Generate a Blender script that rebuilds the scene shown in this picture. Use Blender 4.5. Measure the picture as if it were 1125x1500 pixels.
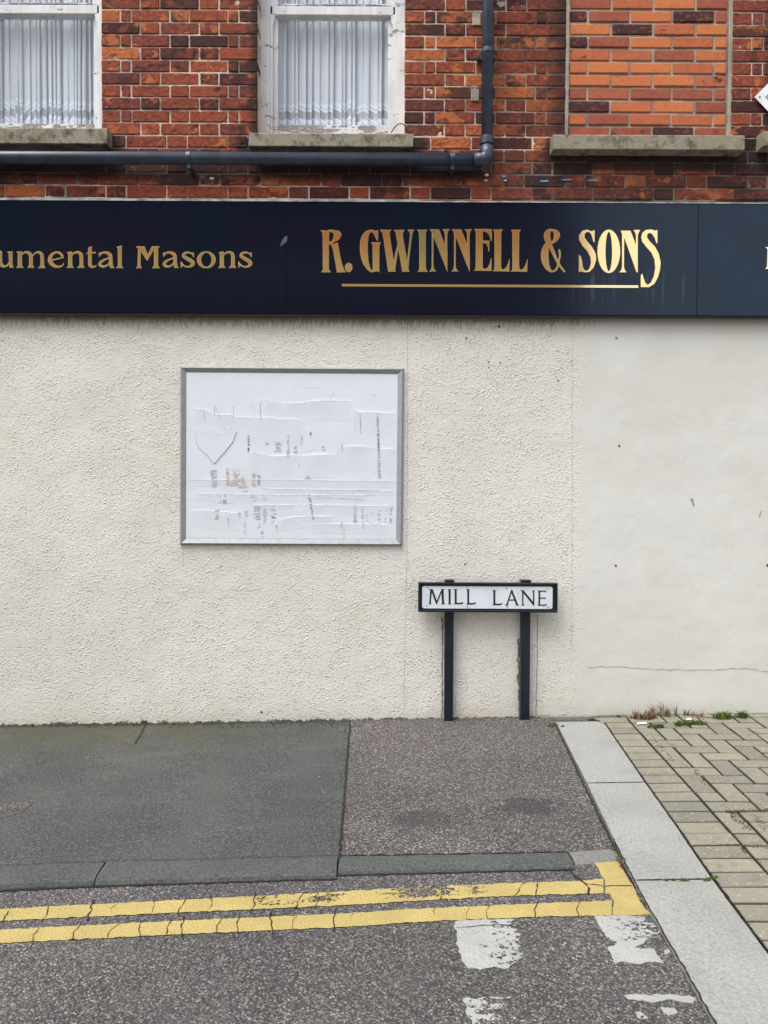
import bpy, math, random
import numpy as np
from mathutils import Vector, Matrix, noise
from mathutils.geometry import tessellate_polygon
R = math.radians
random.seed(7)

# ---------------------------------------------------------------- camera
scene = bpy.context.scene
for o in list(bpy.data.objects): bpy.data.objects.remove(o)
CAM = Vector((0.0, -4.56, 1.36)); FPX = 1127.0; PITCH = R(1.53); ROLL = R(0.28)
_F = Vector((0, math.cos(PITCH), -math.sin(PITCH)))
_R0 = Vector((1, 0, 0)); _U0 = Vector((0, math.sin(PITCH), math.cos(PITCH)))
_Rt = _R0*math.cos(ROLL) + _U0*math.sin(ROLL)
_Up = -_R0*math.sin(ROLL) + _U0*math.cos(ROLL)
cd = bpy.data.cameras.new('camera'); cam = bpy.data.objects.new('camera', cd)
scene.collection.objects.link(cam)
M = Matrix((_Rt, _Up, -_F)).transposed().to_4x4(); M.translation = CAM
cam.matrix_world = M
cd.sensor_fit = 'VERTICAL'; cd.sensor_height = 24.0; cd.lens = FPX/1500*24.0
cd.clip_start = 0.05; cd.clip_end = 500
scene.camera = cam

# ---------------------------------------------------------------- light
SUN_EL, SUN_AZ = 62, 225         # degrees; azimuth clockwise from +Y
w = bpy.data.worlds.new('World'); scene.world = w; w.use_nodes = True
nt = w.node_tree; nt.nodes.clear()
sky = nt.nodes.new('ShaderNodeTexSky'); sky.sky_type = 'NISHITA'; sky.sun_disc = False
sky.sun_elevation = R(SUN_EL); sky.sun_rotation = R(SUN_AZ); sky.air_density = 1.0; sky.dust_density = 3.0
hs = nt.nodes.new('ShaderNodeHueSaturation'); hs.inputs['Saturation'].default_value = 0.32
bg = nt.nodes.new('ShaderNodeBackground'); bg.inputs['Strength'].default_value = 0.15
wo = nt.nodes.new('ShaderNodeOutputWorld')
nt.links.new(sky.outputs[0], hs.inputs['Color']); nt.links.new(hs.outputs[0], bg.inputs['Color']); nt.links.new(bg.outputs[0], wo.inputs['Surface'])
sl = bpy.data.lights.new('sun', 'SUN'); sl.energy = 1.2; sl.angle = R(35); sl.color = (1.0, 0.98, 0.95)
so = bpy.data.objects.new('sun', sl); scene.collection.objects.link(so)
az, el = R(SUN_AZ), R(SUN_EL)
dirv = Vector((math.sin(az)*math.cos(el), math.cos(az)*math.cos(el), math.sin(el)))
so.rotation_euler = dirv.to_track_quat('Z', 'Y').to_euler()
scene.render.engine = 'CYCLES'; scene.cycles.transparent_max_bounces = 32; scene.cycles.max_bounces = 12
scene.view_settings.view_transform = 'Standard'; scene.view_settings.look = 'None'
scene.view_settings.exposure = 0.90; scene.view_settings.gamma = 1.0

# ---------------------------------------------------------------- measuring helpers
def ray(px, py):
    return (_F*FPX + _Rt*(px-562.5) + _Up*(750.0-py)).normalized()
def WP(px, py, y=0.0):            # point of the vertical plane Y = y
    d = ray(px, py); t = (y-CAM.y)/d.y
    return CAM + d*t
SL = 0.0208
def pav_z(x): return SL*max(-9.0, min(9.0, x))
def kdrop(x): return max(0.006, min(0.04, 0.0183-0.0075*x))
def road_z(x): return pav_z(x)-kdrop(x)
def GP(px, py, zf=pav_z, off=0.0): # point of the ground surface
    d = ray(px, py); z = 0.0
    for _ in range(12):
        t = (z-CAM.z)/d.z; p = CAM+d*t; z = zf(p.x)+off
    return Vector((p.x, p.y, z))
def N1(x, y=0.0, z=0.0): return noise.noise(Vector((x, y, z)))

# ---------------------------------------------------------------- object helpers
def link(o, parent=None):
    scene.collection.objects.link(o)
    if parent is not None: o.parent = parent
    return o
def tag(o, label=None, cat=None, group=None, kind=None):
    if label: o['label'] = label
    if cat: o['category'] = cat
    if group: o['group'] = group
    if kind: o['kind'] = kind
    return o
def thing(name, label, cat, loc=(0, 0, 0), group=None):
    o = bpy.data.objects.new(name, None); o.empty_display_size = 0.1; link(o); o.location = loc
    o['_off'] = 0
    del o['_off']
    return tag(o, label, cat, group)
class MB:
    def __init__(s): s.v = []; s.f = []; s.c = []; s.m = []; s.uv = {}
    def add(s, vs, fs, col=None, mi=0):
        b = len(s.v); s.v += [tuple(v) for v in vs]; s.f += [tuple(b+i for i in f) for f in fs]
        s.m += [mi]*len(fs)
        if col is None: col = (0.5, 0.5, 0.5, 0)
        if isinstance(col, list): s.c += col
        else: s.c += [col]*len(vs)
    def box(s, x0, x1, y0, y1, z0, z1, col=None, mi=0):
        s.add([(x0,y0,z0),(x1,y0,z0),(x1,y1,z0),(x0,y1,z0),(x0,y0,z1),(x1,y0,z1),(x1,y1,z1),(x0,y1,z1)],
              [(0,3,2,1),(4,5,6,7),(0,1,5,4),(1,2,6,5),(2,3,7,6),(3,0,4,7)], col, mi)
    def hexa(s, fr, bk, col=None, mi=0):   # front quad (bl,br,tr,tl), back quad
        s.add(list(fr)+list(bk), [(0,1,2,3),(5,4,7,6),(1,0,4,5),(2,1,5,6),(3,2,6,7),(0,3,7,4)], col, mi)
    def cyl(s, a, b, r0, r1=None, n=20, col=None, mi=0, caps=True):
        a = Vector(a); b = Vector(b); r1 = r0 if r1 is None else r1
        d = (b-a).normalized(); u = d.orthogonal().normalized(); v = d.cross(u)
        vs = []
        for p, r in ((a, r0), (b, r1)):
            for i in range(n):
                t = 2*math.pi*i/n; vs.append(p+(u*math.cos(t)+v*math.sin(t))*r)
        fs = [(i, (i+1) % n, n+(i+1) % n, n+i) for i in range(n)]
        if caps: fs += [tuple(range(n-1, -1, -1)), tuple(range(n, 2*n))]
        s.add(vs, fs, col, mi)
    def tube(s, pts, rad, n=8, col=None, mi=0):
        pts = [Vector(p) for p in pts]; vs = []
        for i, p in enumerate(pts):
            d = (pts[min(i+1, len(pts)-1)]-pts[max(i-1, 0)]).normalized()
            u = d.cross(Vector((0.03, 1, 0.02))).normalized(); v = d.cross(u)
            r = rad[i] if isinstance(rad, (list, tuple)) else rad
            for k in range(n):
                t = 2*math.pi*k/n; vs.append(p+(u*math.cos(t)+v*math.sin(t))*r)
        fs = []
        for i in range(len(pts)-1):
            for k in range(n): fs.append((i*n+k, i*n+(k+1) % n, (i+1)*n+(k+1) % n, (i+1)*n+k))
        fs += [tuple(range(n-1, -1, -1)), tuple(range((len(pts)-1)*n, len(pts)*n))]
        s.add(vs, fs, col, mi)
    def poly(s, loops, fn, th, nrm, col=None, mi=0):
        # loops of 2-D points; fn maps 2-D to a 3-D point; th thickness along nrm (top surface is at fn)
        flat = [p for l in loops for p in l]
        tris = tessellate_polygon([[Vector((p[0], p[1], 0)) for p in l] for l in loops])
        nrm = Vector(nrm)
        top = [Vector(fn(*p)) for p in flat]; bot = [p-nrm*th for p in top]; n = len(flat)
        fs = []
        for t in tris:
            a, b, c = (top[i] for i in t)
            if (b-a).cross(c-a).dot(nrm) < 0: t = (t[0], t[2], t[1])
            fs.append(tuple(t))
        k = 0
        for l in loops:
            m = len(l)
            for i in range(m):
                j = (i+1) % m; fs.append((k+i, k+j, n+k+j, n+k+i))
            k += m
        s.add(top+bot, fs, col, mi)
    def build(s, name, mats, parent=None, smooth=False, loc=None):
        me = bpy.data.meshes.new(name)
        base = Vector((0, 0, 0)) if loc is None else Vector(loc)
        me.from_pydata([tuple(Vector(v)-base) for v in s.v], [], s.f); me.validate(); me.update()
        at = me.color_attributes.new('tone', 'FLOAT_COLOR', 'POINT')
        if len(s.c) == len(me.vertices): at.data.foreach_set('color', np.array(s.c, dtype=np.float32).ravel())
        if not isinstance(mats, (list, tuple)): mats = [mats]
        for m in mats: me.materials.append(m)
        if len(s.m) == len(me.polygons): me.polygons.foreach_set('material_index', s.m)
        if smooth: me.polygons.foreach_set('use_smooth', [True]*len(me.polygons))
        o = bpy.data.objects.new(name, me); link(o, parent)
        o.location = base - (parent.location if parent is not None and parent.type == 'EMPTY' else Vector((0,0,0)))
        return o
def bevel(o, wdt, seg=2, ang=35):
    m = o.modifiers.new('bevel', 'BEVEL'); m.width = wdt; m.segments = seg; m.limit_method = 'ANGLE'; m.angle_limit = R(ang)
    return o

# ---------------------------------------------------------------- material helpers
class NT:
    def __init__(s, name, rough=0.8, metal=0.0, spec=0.5):
        s.m = bpy.data.materials.new(name); s.m.use_nodes = True; s.t = s.m.node_tree
        s.b = s.t.nodes['Principled BSDF']; s.b.inputs['Roughness'].default_value = rough
        s.b.inputs['Metallic'].default_value = metal; s.b.inputs['Specular IOR Level'].default_value = spec
        s.out = s.t.nodes['Material Output']
        s.tc = s.t.nodes.new('ShaderNodeTexCoord').outputs['Object']
    def n(s, t): return s.t.nodes.new(t)
    def l(s, a, b):
        if isinstance(a, (int, float)): b.default_value = a
        elif isinstance(a, tuple): b.default_value = a if len(a) == 4 or b.type == 'VECTOR' else (*a, 1)
        else: s.t.links.new(a, b)
    def map(s, scale=(1, 1, 1), rot=(0, 0, 0), v=None, loc=(0, 0, 0)):
        n = s.n('ShaderNodeMapping'); s.l(v or s.tc, n.inputs[0]); n.inputs['Scale'].default_value = scale
        n.inputs['Rotation'].default_value = rot; n.inputs['Location'].default_value = loc
        return n.outputs[0]
    def noise(s, scale, detail=4, rough=0.55, v=None, dist=0.0, out=0):
        n = s.n('ShaderNodeTexNoise'); s.l(v or s.tc, n.inputs['Vector']); n.inputs['Scale'].default_value = scale
        n.inputs['Detail'].default_value = detail; n.inputs['Roughness'].default_value = rough; n.inputs['Distortion'].default_value = dist
        return n.outputs[out]
    def vor(s, scale, v=None, feat='F1', out='Distance', rnd=1.0, smooth=None):
        n = s.n('ShaderNodeTexVoronoi'); n.feature = feat; s.l(v or s.tc, n.inputs['Vector']); n.inputs['Scale'].default_value = scale
        n.inputs['Randomness'].default_value = rnd
        return n.outputs[out]
    def ramp(s, f, stops, interp='LINEAR'):
        n = s.n('ShaderNodeValToRGB'); s.l(f, n.inputs[0]); cr = n.color_ramp; cr.interpolation = interp
        while len(cr.elements) < len(stops): cr.elements.new(0.5)
        for e, (p, c) in zip(cr.elements, stops):
            e.position = p; e.color = (c, c, c, 1) if isinstance(c, (int, float)) else (*c, 1)
        return n.outputs[0]
    def mix(s, f, a, b, mode='MIX'):
        n = s.n('ShaderNodeMix'); n.data_type = 'RGBA'; n.blend_type = mode; n.clamp_factor = True
        s.l(f, n.inputs[0]); s.l(a, n.inputs[6]); s.l(b, n.inputs[7]); return n.outputs[2]
    def math(s, op, a, b=0.0, c=None, clamp=False):
        n = s.n('ShaderNodeMath'); n.operation = op; n.use_clamp = clamp; s.l(a, n.inputs[0]); s.l(b, n.inputs[1])
        if c is not None: s.l(c, n.inputs[2])
        return n.outputs[0]
    def step(s, v, a, b):   # smooth 0..1 between a and b
        n = s.n('ShaderNodeMapRange'); n.interpolation_type = 'SMOOTHSTEP'; s.l(v, n.inputs[0])
        s.l(a, n.inputs[1]); s.l(b, n.inputs[2]); return n.outputs[0]
    def xyz(s):
        n = s.n('ShaderNodeSeparateXYZ'); s.l(s.tc, n.inputs[0]); return n.outputs
    def attr(s, name='tone'):
        n = s.n('ShaderNodeAttribute'); n.attribute_name = name
        q = s.n('ShaderNodeSeparateColor'); s.l(n.outputs['Color'], q.inputs[0])
        return q.outputs[0], q.outputs[1], q.outputs[2], n.outputs['Alpha'], n.outputs['Color']
    def bump(s, h, strength=0.5, dist=0.01):
        n = s.n('ShaderNodeBump'); n.inputs['Strength'].default_value = strength; n.inputs['Distance'].default_value = dist
        s.l(h, n.inputs['Height'])
        prev = s.b.inputs['Normal'].links
        if prev: s.t.links.new(prev[0].from_socket, n.inputs['Normal'])
        s.l(n.outputs[0], s.b.inputs['Normal'])
    def col(s, c): s.l(c, s.b.inputs['Base Color'])
    def cut(s, keep):       # keep = 1 solid, 0 see-through (chipped-away paint, lace)
        mx = s.n('ShaderNodeMixShader'); tr = s.n('ShaderNodeBsdfTransparent')
        s.l(keep, mx.inputs[0]); s.l(tr.outputs[0], mx.inputs[1]); s.l(s.b.outputs[0], mx.inputs[2]); s.l(mx.outputs[0], s.out.inputs[0])

# ---------------------------------------------------------------- materials
def mat_brick(name, new=False):
    k = NT(name, 0.85, spec=0.25); t, burn, rnd, soot, _ = k.attr()
    if new:
        base = k.ramp(t, [(0.0, (0.60,0.20,0.075)), (0.25, (0.52,0.155,0.065)), (0.42, (0.38,0.105,0.06)), (0.55, (0.30,0.085,0.055)), (0.75, (0.28,0.075,0.05)), (0.88, (0.075,0.028,0.028)), (1.0, (0.05,0.022,0.025))])
    else:
        base = k.ramp(t, [(0.0, (0.48,0.155,0.050)), (0.10, (0.38,0.105,0.038)), (0.2, (0.30,0.070,0.034)), (0.55, (0.235,0.054,0.030)), (0.8, (0.18,0.045,0.031)), (1.0, (0.11,0.034,0.028))])
    v = k.map((1, 1, 1.4)); n1 = k.noise(9, 5, 0.62, v=v); n2 = k.noise(38, 5, 0.65, v=v); n3 = k.noise(150, 4, 0.7)
    base = k.mix(k.math('MULTIPLY', k.step(n2, 0.50, 0.66), 0.38), base, (0.46, 0.15, 0.06))
    base = k.mix(k.math('MULTIPLY', k.step(n2, 0.50, 0.34), 0.62 if not new else 0.25), base, (0.060, 0.023, 0.018))
    dk = k.math('ADD', k.math('MULTIPLY', n1, 0.75), k.math('MULTIPLY', n2, 0.35))
    thr = k.math('SUBTRACT', 0.80 if not new else 0.90, k.math('MULTIPLY', burn, 0.36))
    dark = k.step(k.math('SUBTRACT', dk, thr), -0.045, 0.05)
    if not new:
        sp = k.math('MULTIPLY', k.step(k.noise(9, 2.5, 0.6, v=k.map((1, 1, 1.3), loc=(9, 3, 2))), 0.575, 0.60), k.step(rnd, 0.35, 0.40))
        base = k.mix(k.math('MULTIPLY', sp, 0.80), base, (0.46, 0.14, 0.046))
    base = k.mix(k.math('MULTIPLY', dark, 0.85), base, (0.034, 0.017, 0.018))
    sn = k.step(k.math('ADD', k.math('MULTIPLY', soot, 1.15), k.math('MULTIPLY', k.math('SUBTRACT', n1, 0.5), 0.9)), 0.25, 1.05)
    base = k.mix(k.math('MULTIPLY', sn, 0.88), base, (0.022, 0.015, 0.015))
    base = k.mix(k.math('MULTIPLY', n3, 0.8), k.mix(1.0, base, (0.72,0.72,0.72), 'MULTIPLY'), k.mix(1.0, base, (1.35,1.32,1.3), 'MULTIPLY'))
    lime = k.math('MULTIPLY', k.step(k.noise(55, 6, 0.75, v=v), 0.66, 0.76), 0.16 if not new else 0.12)
    base = k.mix(lime, base, (0.46, 0.36, 0.29))
    k.col(base); k.bump(n3, 0.4, 0.002); k.bump(n2, 0.3 if not new else 0.06, 0.004)
    return k.m
def mat_mortar(name, c=(0.66,0.55,0.44), sootc=(0.05,0.042,0.04), y=0):
    k = NT(name, 0.95, spec=0.15); _, _, _, soot, _c = k.attr()
    n1 = k.noise(4.0, 4); n2 = k.noise(45, 5, 0.7); n3 = k.noise(220, 3, 0.7)
    base = k.mix(k.step(n1, 0.48, 0.60), c, (0.32, 0.29, 0.26))
    base = k.mix(k.math('MULTIPLY', k.step(n2, 0.56, 0.74), 0.65), base, (0.13, 0.085, 0.07))
    sn = k.step(k.math('ADD', k.math('MULTIPLY', soot, 1.2), k.math('MULTIPLY', k.math('SUBTRACT', n1, 0.5), 0.8)), 0.1, 0.8)
    base = k.mix(k.math('MULTIPLY', sn, 0.9), base, sootc)
    k.col(base); k.bump(n3, 0.6, 0.003); k.bump(n2, 0.7, 0.008); return k.m
M_brick = mat_brick('old red brick'); M_newbrick = mat_brick('infill orange brick', True)
M_mortar = mat_mortar('lime mortar'); M_cement = mat_mortar('cement mortar', (0.47,0.41,0.315))

def mat_render():
    k = NT('painted render', 0.88, spec=0.25); X, Y, Z = k.xyz()
    n0 = k.noise(1.3, 4); n1 = k.noise(7, 4)
    # 1 = rough stucco on the left, 0 = smooth render on the right
    wob = k.math('ADD', X, k.math('MULTIPLY', k.math('SUBTRACT', k.noise(7, 5, 0.65), 0.5), 0.22))
    rough = k.math('SUBTRACT', 1.0, k.step(wob, 1.10, 1.22))
    base = k.mix(rough, (0.67, 0.67, 0.635), (0.715, 0.70, 0.645))
    base = k.mix(k.step(n0, 0.40, 0.62), base, k.mix(1.0, base, (0.94, 0.935, 0.915), 'MULTIPLY'))
    # pits are coloured darker
    wn = k.n('ShaderNodeVectorMath'); wn.operation = 'SCALE'; k.l(k.noise(40, 2, out=1), wn.inputs[0]); wn.inputs['Scale'].default_value = 0.012
    wa = k.n('ShaderNodeVectorMath'); wa.operation = 'ADD'; k.l(k.tc, wa.inputs[0]); k.l(wn.outputs[0], wa.inputs[1])
    def blobs(sc, lo, hi, th, loc):
        v = k.map((1, 0.02, 1), v=wa.outputs[0], loc=loc); d = k.vor(sc, v=v); c = k.vor(sc, v=v, out='Color')
        q = k.n('ShaderNodeSeparateColor'); k.l(c, q.inputs[0])
        return k.math('MULTIPLY', k.step(d, hi, lo), k.step(q.outputs[0], th, 1.0))
    b1 = blobs(72, 0.05, 0.55, 0.0, (0, 0, 0)); b2 = blobs(125, 0.05, 0.55, 0.1, (3, 0, 1)); p1 = blobs(85, 0.10, 0.42, 0.35, (5, 0, 7))
    dens = k.math('ADD', 0.5, k.math('MULTIPLY', k.step(n1, 0.35, 0.6), 0.5))
    pit = k.math('MULTIPLY', k.math('MULTIPLY', p1, rough), dens)
    base = k.mix(k.math('MULTIPLY', pit, 0.55), base, (0.34, 0.32, 0.28))
    # dirt washed down under the sign board, and a brown band along it
    topz = WP(562, 462, -0.072).z
    d = k.math('SUBTRACT', topz, Z)
    streak = k.noise(1.0, 5, 0.7, v=k.map((75, 75, 16)))
    lft = k.math('SUBTRACT', 1.0, k.math('MULTIPLY', k.step(X, 0.9, 1.6), 0.75))
    amt = k.math('MULTIPLY', k.math('SUBTRACT', 1.0, k.step(d, 0.0, 0.15)), lft)
    st = k.math('MULTIPLY', k.step(k.math('ADD', streak, k.math('MULTIPLY', amt, 0.30)), 0.66, 0.86), amt)
    base = k.mix(k.math('MULTIPLY', amt, 0.20), base, (0.48, 0.40, 0.28))
    base = k.mix(k.math('MULTIPLY', st, 0.6), base, (0.16, 0.135, 0.10))
    top_band = k.math('MULTIPLY', k.step(k.math('ADD', d, k.math('MULTIPLY', n1, 0.03)), 0.055, 0.012), lft)
    base = k.mix(k.math('MULTIPLY', top_band, 0.55), base, (0.20, 0.15, 0.115))
    # splash dirt at the foot
    g = k.math('SUBTRACT', Z, k.math('MULTIPLY', X, SL))
    sp = k.step(k.math('SUBTRACT', g, k.math('MULTIPLY', k.math('SUBTRACT', k.noise(22, 5, 0.7), 0.5), 0.10)), 0.12, -0.01)
    base = k.mix(k.math('MULTIPLY', sp, 0.35), base, (0.42, 0.38, 0.27))
    sp2 = k.step(k.math('SUBTRACT', g, k.math('MULTIPLY', k.math('SUBTRACT', k.noise(30, 5, 0.75), 0.45), 0.08)), 0.009, 0.0)
    base = k.mix(k.math('MULTIPLY', sp2, k.math('SUBTRACT', 0.9, k.math('MULTIPLY', k.step(X, 0.9, 1.25), 0.7))), base, (0.05, 0.045, 0.038))
    base = k.mix(k.math('MULTIPLY', k.step(k.noise(3.3, 3, v=k.map((1,1,1), loc=(3,0,1))), 0.55, 0.72), 0.30), base, (0.66, 0.60, 0.49))
    k.col(base)
    h = k.math('ADD', k.math('SUBTRACT', b1, k.math('MULTIPLY', p1, 0.8)), k.math('MULTIPLY', b2, 0.6))
    hh = k.math('MULTIPLY', k.math('MULTIPLY', h, rough), dens)
    k.bump(hh, 0.8, 0.0052)
    k.bump(k.math('ADD', k.noise(3.0, 5, 0.5), k.math('MULTIPLY', k.noise(25, 4, v=k.map((1, 1, 0.5))), 0.12)), 0.75, 0.016)
    return k.m
M_render = mat_render()

def mat_stone(name, c=(0.30,0.275,0.215), d=(0.06,0.055,0.042)):
    k = NT(name, 0.92, spec=0.2); n1 = k.noise(14, 6, 0.7); n2 = k.noise(70, 5, 0.7); n3 = k.noise(6, 3)
    base = k.mix(k.math('MULTIPLY', k.step(n1, 0.46, 0.64), 0.8), c, d)
    base = k.mix(k.math('MULTIPLY', k.step(n2, 0.55, 0.68), 0.55), base, d)
    base = k.mix(k.math('MULTIPLY', k.step(k.noise(24, 5, 0.7, v=k.map(loc=(4, 2, 1))), 0.60, 0.70), 0.5), base, (0.50, 0.46, 0.36))
    base = k.mix(k.math('MULTIPLY', k.step(n3, 0.45, 0.6), 0.35), base, (0.24, 0.22, 0.13))
    k.col(base); k.bump(n2, 0.7, 0.004); k.bump(n1, 0.5, 0.006); return k.m
M_sill = mat_stone('weathered sill stone')

def mat_oldpaint(name, amount, wood=(0.22,0.20,0.19)):
    k = NT(name, 0.6, spec=0.35); v = k.map((3.0, 1, 9))
    n1 = k.noise(3.0, 6, 0.75, v=v); n2 = k.noise(2.2, 5, 0.7, v=k.map((4, 4, 1.2)))
    base = k.mix(k.step(n2, 0.4, 0.65), (0.76, 0.77, 0.78), (0.62, 0.63, 0.63))
    m = k.step(n1, amount, amount+0.025)
    base = k.mix(m, base, k.mix(k.step(k.noise(30, 4, v=v), 0.4, 0.6), wood, (0.36, 0.33, 0.31)))
    crack = k.math('MULTIPLY', k.step(k.noise(2.5, 6, 0.8, v=k.map((40, 10, 3))), 0.62, 0.68), 0.6)
    base = k.mix(crack, base, (0.30, 0.28, 0.27))
    k.col(base); k.bump(k.math('SUBTRACT', 1.0, m), 0.8, 0.002); return k.m
M_paint = mat_oldpaint('flaking white paint', 0.62); M_peel = mat_oldpaint('peeled white paint', 0.49)

def mat_flat(name, c, rough=0.5, metal=0.0, nz=0.12, scale=12, spec=0.5, bump=0.0, bscale=80):
    k = NT(name, rough, metal, spec); n = k.noise(scale, 5, 0.6)
    lo = tuple(x*(1-nz) for x in c); hi = tuple(min(1, x*(1+nz)) for x in c)
    k.col(k.mix(k.step(n, 0.3, 0.7), lo, hi))
    k.l(k.math('ADD', rough-0.06, k.math('MULTIPLY', k.noise(scale*2.5, 4), 0.14)), k.b.inputs['Roughness'])
    if bump: k.bump(k.noise(bscale, 4, 0.65), bump, 0.004)
    return k.m
M_pipe = mat_flat('blue grey pipe paint', (0.030, 0.043, 0.068), 0.38, nz=0.35, scale=9, spec=0.6)
M_black = mat_flat('gloss black sign paint', (0.0075, 0.011, 0.020), 0.33, nz=0.3, spec=0.5)
M_blackedge = mat_flat('scuffed sign edge', (0.05, 0.06, 0.075), 0.5, nz=0.6, scale=60)
M_textblack = mat_flat('black lettering', (0.011, 0.013, 0.020), 0.4)
M_alu = mat_flat('dull aluminium', (0.33, 0.35, 0.355), 0.55, metal=0.45, nz=0.10, scale=30)
M_screw = mat_flat('dull screw', (0.30, 0.31, 0.27), 0.5, metal=0.3, nz=0.3, scale=90)
M_dark = mat_flat('dark hole', (0.02, 0.017, 0.015), 0.9)
M_rust = mat_flat('rusty plug', (0.16, 0.08, 0.04), 0.9)
M_lead = mat_flat('lead flashing', (0.30, 0.31, 0.31), 0.7, nz=0.5, scale=14, bump=0.6, bscale=40)
M_room = mat_flat('room wall', (0.16, 0.18, 0.22), 0.9)
M_darkline = mat_flat('dark line', (0.16, 0.15, 0.12), 0.95, nz=0.5, scale=30)
M_crackwall = mat_flat('hairline crack', (0.42, 0.40, 0.36), 0.95, nz=0.4, scale=30)

def mat_plate():
    k = NT('white enamel plate', 0.35); n = k.noise(30, 5, 0.7); n2 = k.noise(9, 3)
    base = k.mix(k.step(n2, 0.45, 0.65), (0.70, 0.75, 0.80), (0.64, 0.69, 0.73))
    base = k.mix(k.math('MULTIPLY', k.step(n, 0.64, 0.70), 0.5), base, (0.36, 0.37, 0.36))
    k.col(base); return k.m
M_plate = mat_plate()
def mat_board(name='navy gloss board'):
    k = NT(name, 0.2, spec=0.34); X, Y, Z = k.xyz()
    n = k.noise(5, 4); n2 = k.noise(60, 5, 0.7)
    dust_sheen = k.math('MULTIPLY', k.step(X, 0.5, 2.0), k.math('ADD', 0.35, k.math('MULTIPLY', n, 0.9)))  # dust with the sky's blue reflection put into the colour, growing to the right
    base = k.mix(k.math('MULTIPLY', dust_sheen, 0.75), (0.0012, 0.0050, 0.0165), (0.010, 0.026, 0.052))
    # rain runs under the lettering
    s1 = k.step(k.noise(1.0, 3, 0.6, v=k.map((26, 26, 0.5))), 0.55, 0.74)
    zz = k.math('MULTIPLY', k.step(Z, WP(900, 392).z, WP(900, 420).z), k.step(Z, WP(900, 462).z, WP(900, 430).z))
    xr = k.step(X, 0.9, 1.45); xl = k.step(X, 1.82, 1.6)
    run = k.math('MULTIPLY', k.math('MULTIPLY', s1, zz), k.math('MULTIPLY', xr, xl))
    base = k.mix(k.math('MULTIPLY', run, 0.55), base, (0.18, 0.26, 0.34))
    spk = k.math('MULTIPLY', k.step(k.noise(110, 2, 0.5), 0.74, 0.80), 0.25)
    base = k.mix(spk, base, (0.2, 0.24, 0.30))
    k.col(base)
    k.l(k.math('ADD', 0.10, k.math('MULTIPLY', dust_sheen, 0.18)), k.b.inputs['Roughness'])
    k.bump(k.noise(2.2, 2), 0.12, 0.01); return k.m
M_navy = mat_board()
M_under = mat_flat('sign soffit', (0.03, 0.027, 0.026), 0.8)
def mat_gold():
    k = NT('gilded letter', 0.10, metal=1.0); n = k.noise(60, 3)
    k.col(k.mix(n, (1.0, 0.76, 0.38), (0.95, 0.70, 0.33))); k.bump(k.noise(7, 2), 0.05, 0.01)
    return k.m
M_gold = mat_gold()
M_goldedge = mat_flat('gold outline', (0.62, 0.47, 0.20), 0.45, metal=0.5, nz=0.15)

def mat_net():
    k = NT('net curtain', 0.8, spec=0.1)
    a = k.n('ShaderNodeUVMap'); s = k.n('ShaderNodeSeparateXYZ'); k.l(a.outputs[0], s.inputs[0]); U, V = s.outputs[0], s.outputs[1]
    # V measured in metres up from the hem, U metres along the cloth
    zig = k.math('ABSOLUTE', k.math('SUBTRACT', k.math('FRACT', k.math('MULTIPLY', U, 8.0)), 0.5))   # 0..0.5
    vv = k.math('SUBTRACT', V, k.math('MULTIPLY', zig, -0.075))
    wob = k.math('ADD', vv, 0.0)
    band = k.ramp(k.math('MULTIPLY', wob, 2.5), [(0.0, 0.86), (0.35, 0.96), (0.385, 0.7), (0.40, 0.95), (0.46, 0.30), (0.58, 0.95), (0.62, 0.72), (0.64, 0.95), (0.70, 0.78)], 'CONSTANT')
    mesh = k.vor(1.0, v=k.map((230, 230, 0), v=a.outputs[0]), rnd=0.0)
    hole = k.step(mesh, 0.36, 0.24)
    inb = k.step(band, 0.40, 0.37)
    keep = k.math('SUBTRACT', band, k.math('MULTIPLY', inb, k.math('SUBTRACT', k.math('MULTIPLY', hole, 0.5), 0.25)))
    k.col((0.84, 0.90, 0.98)); 
    k.b.inputs['Subsurface Weight'].default_value = 0.0
    tr = k.n('ShaderNodeBsdfTranslucent'); tr.inputs[0].default_value = (0.92, 0.95, 0.98, 1)
    m1 = k.n('ShaderNodeMixShader'); m1.inputs[0].default_value = 0.15
    k.l(k.b.outputs[0], m1.inputs[1]); k.l(tr.outputs[0], m1.inputs[2])
    mx = k.n('ShaderNodeMixShader'); t = k.n('ShaderNodeBsdfTransparent')
    k.l(keep, mx.inputs[0]); k.l(t.outputs[0], mx.inputs[1]); k.l(m1.outputs[0], mx.inputs[2]); k.l(mx.outputs[0], k.out.inputs[0])
    return k.m
M_net = mat_net()
def mat_glass():
    k = NT('window glass'); g = k.n('ShaderNodeBsdfGlossy'); g.inputs['Roughness'].default_value = 0.03
    t = k.n('ShaderNodeBsdfTransparent'); t.inputs[0].default_value = (0.985, 0.99, 0.99, 1)
    f = k.n('ShaderNodeLayerWeight'); mx = k.n('ShaderNodeMixShader')
    k.l(k.math('ADD', 0.07, k.math('MULTIPLY', k.math('POWER', f.outputs['Facing'], 4.0), 0.5)), mx.inputs[0])
    k.l(t.outputs[0], mx.inputs[1]); k.l(g.outputs[0], mx.inputs[2]); k.l(mx.outputs[0], k.out.inputs[0]); return k.m
M_glass = mat_glass()

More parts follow.
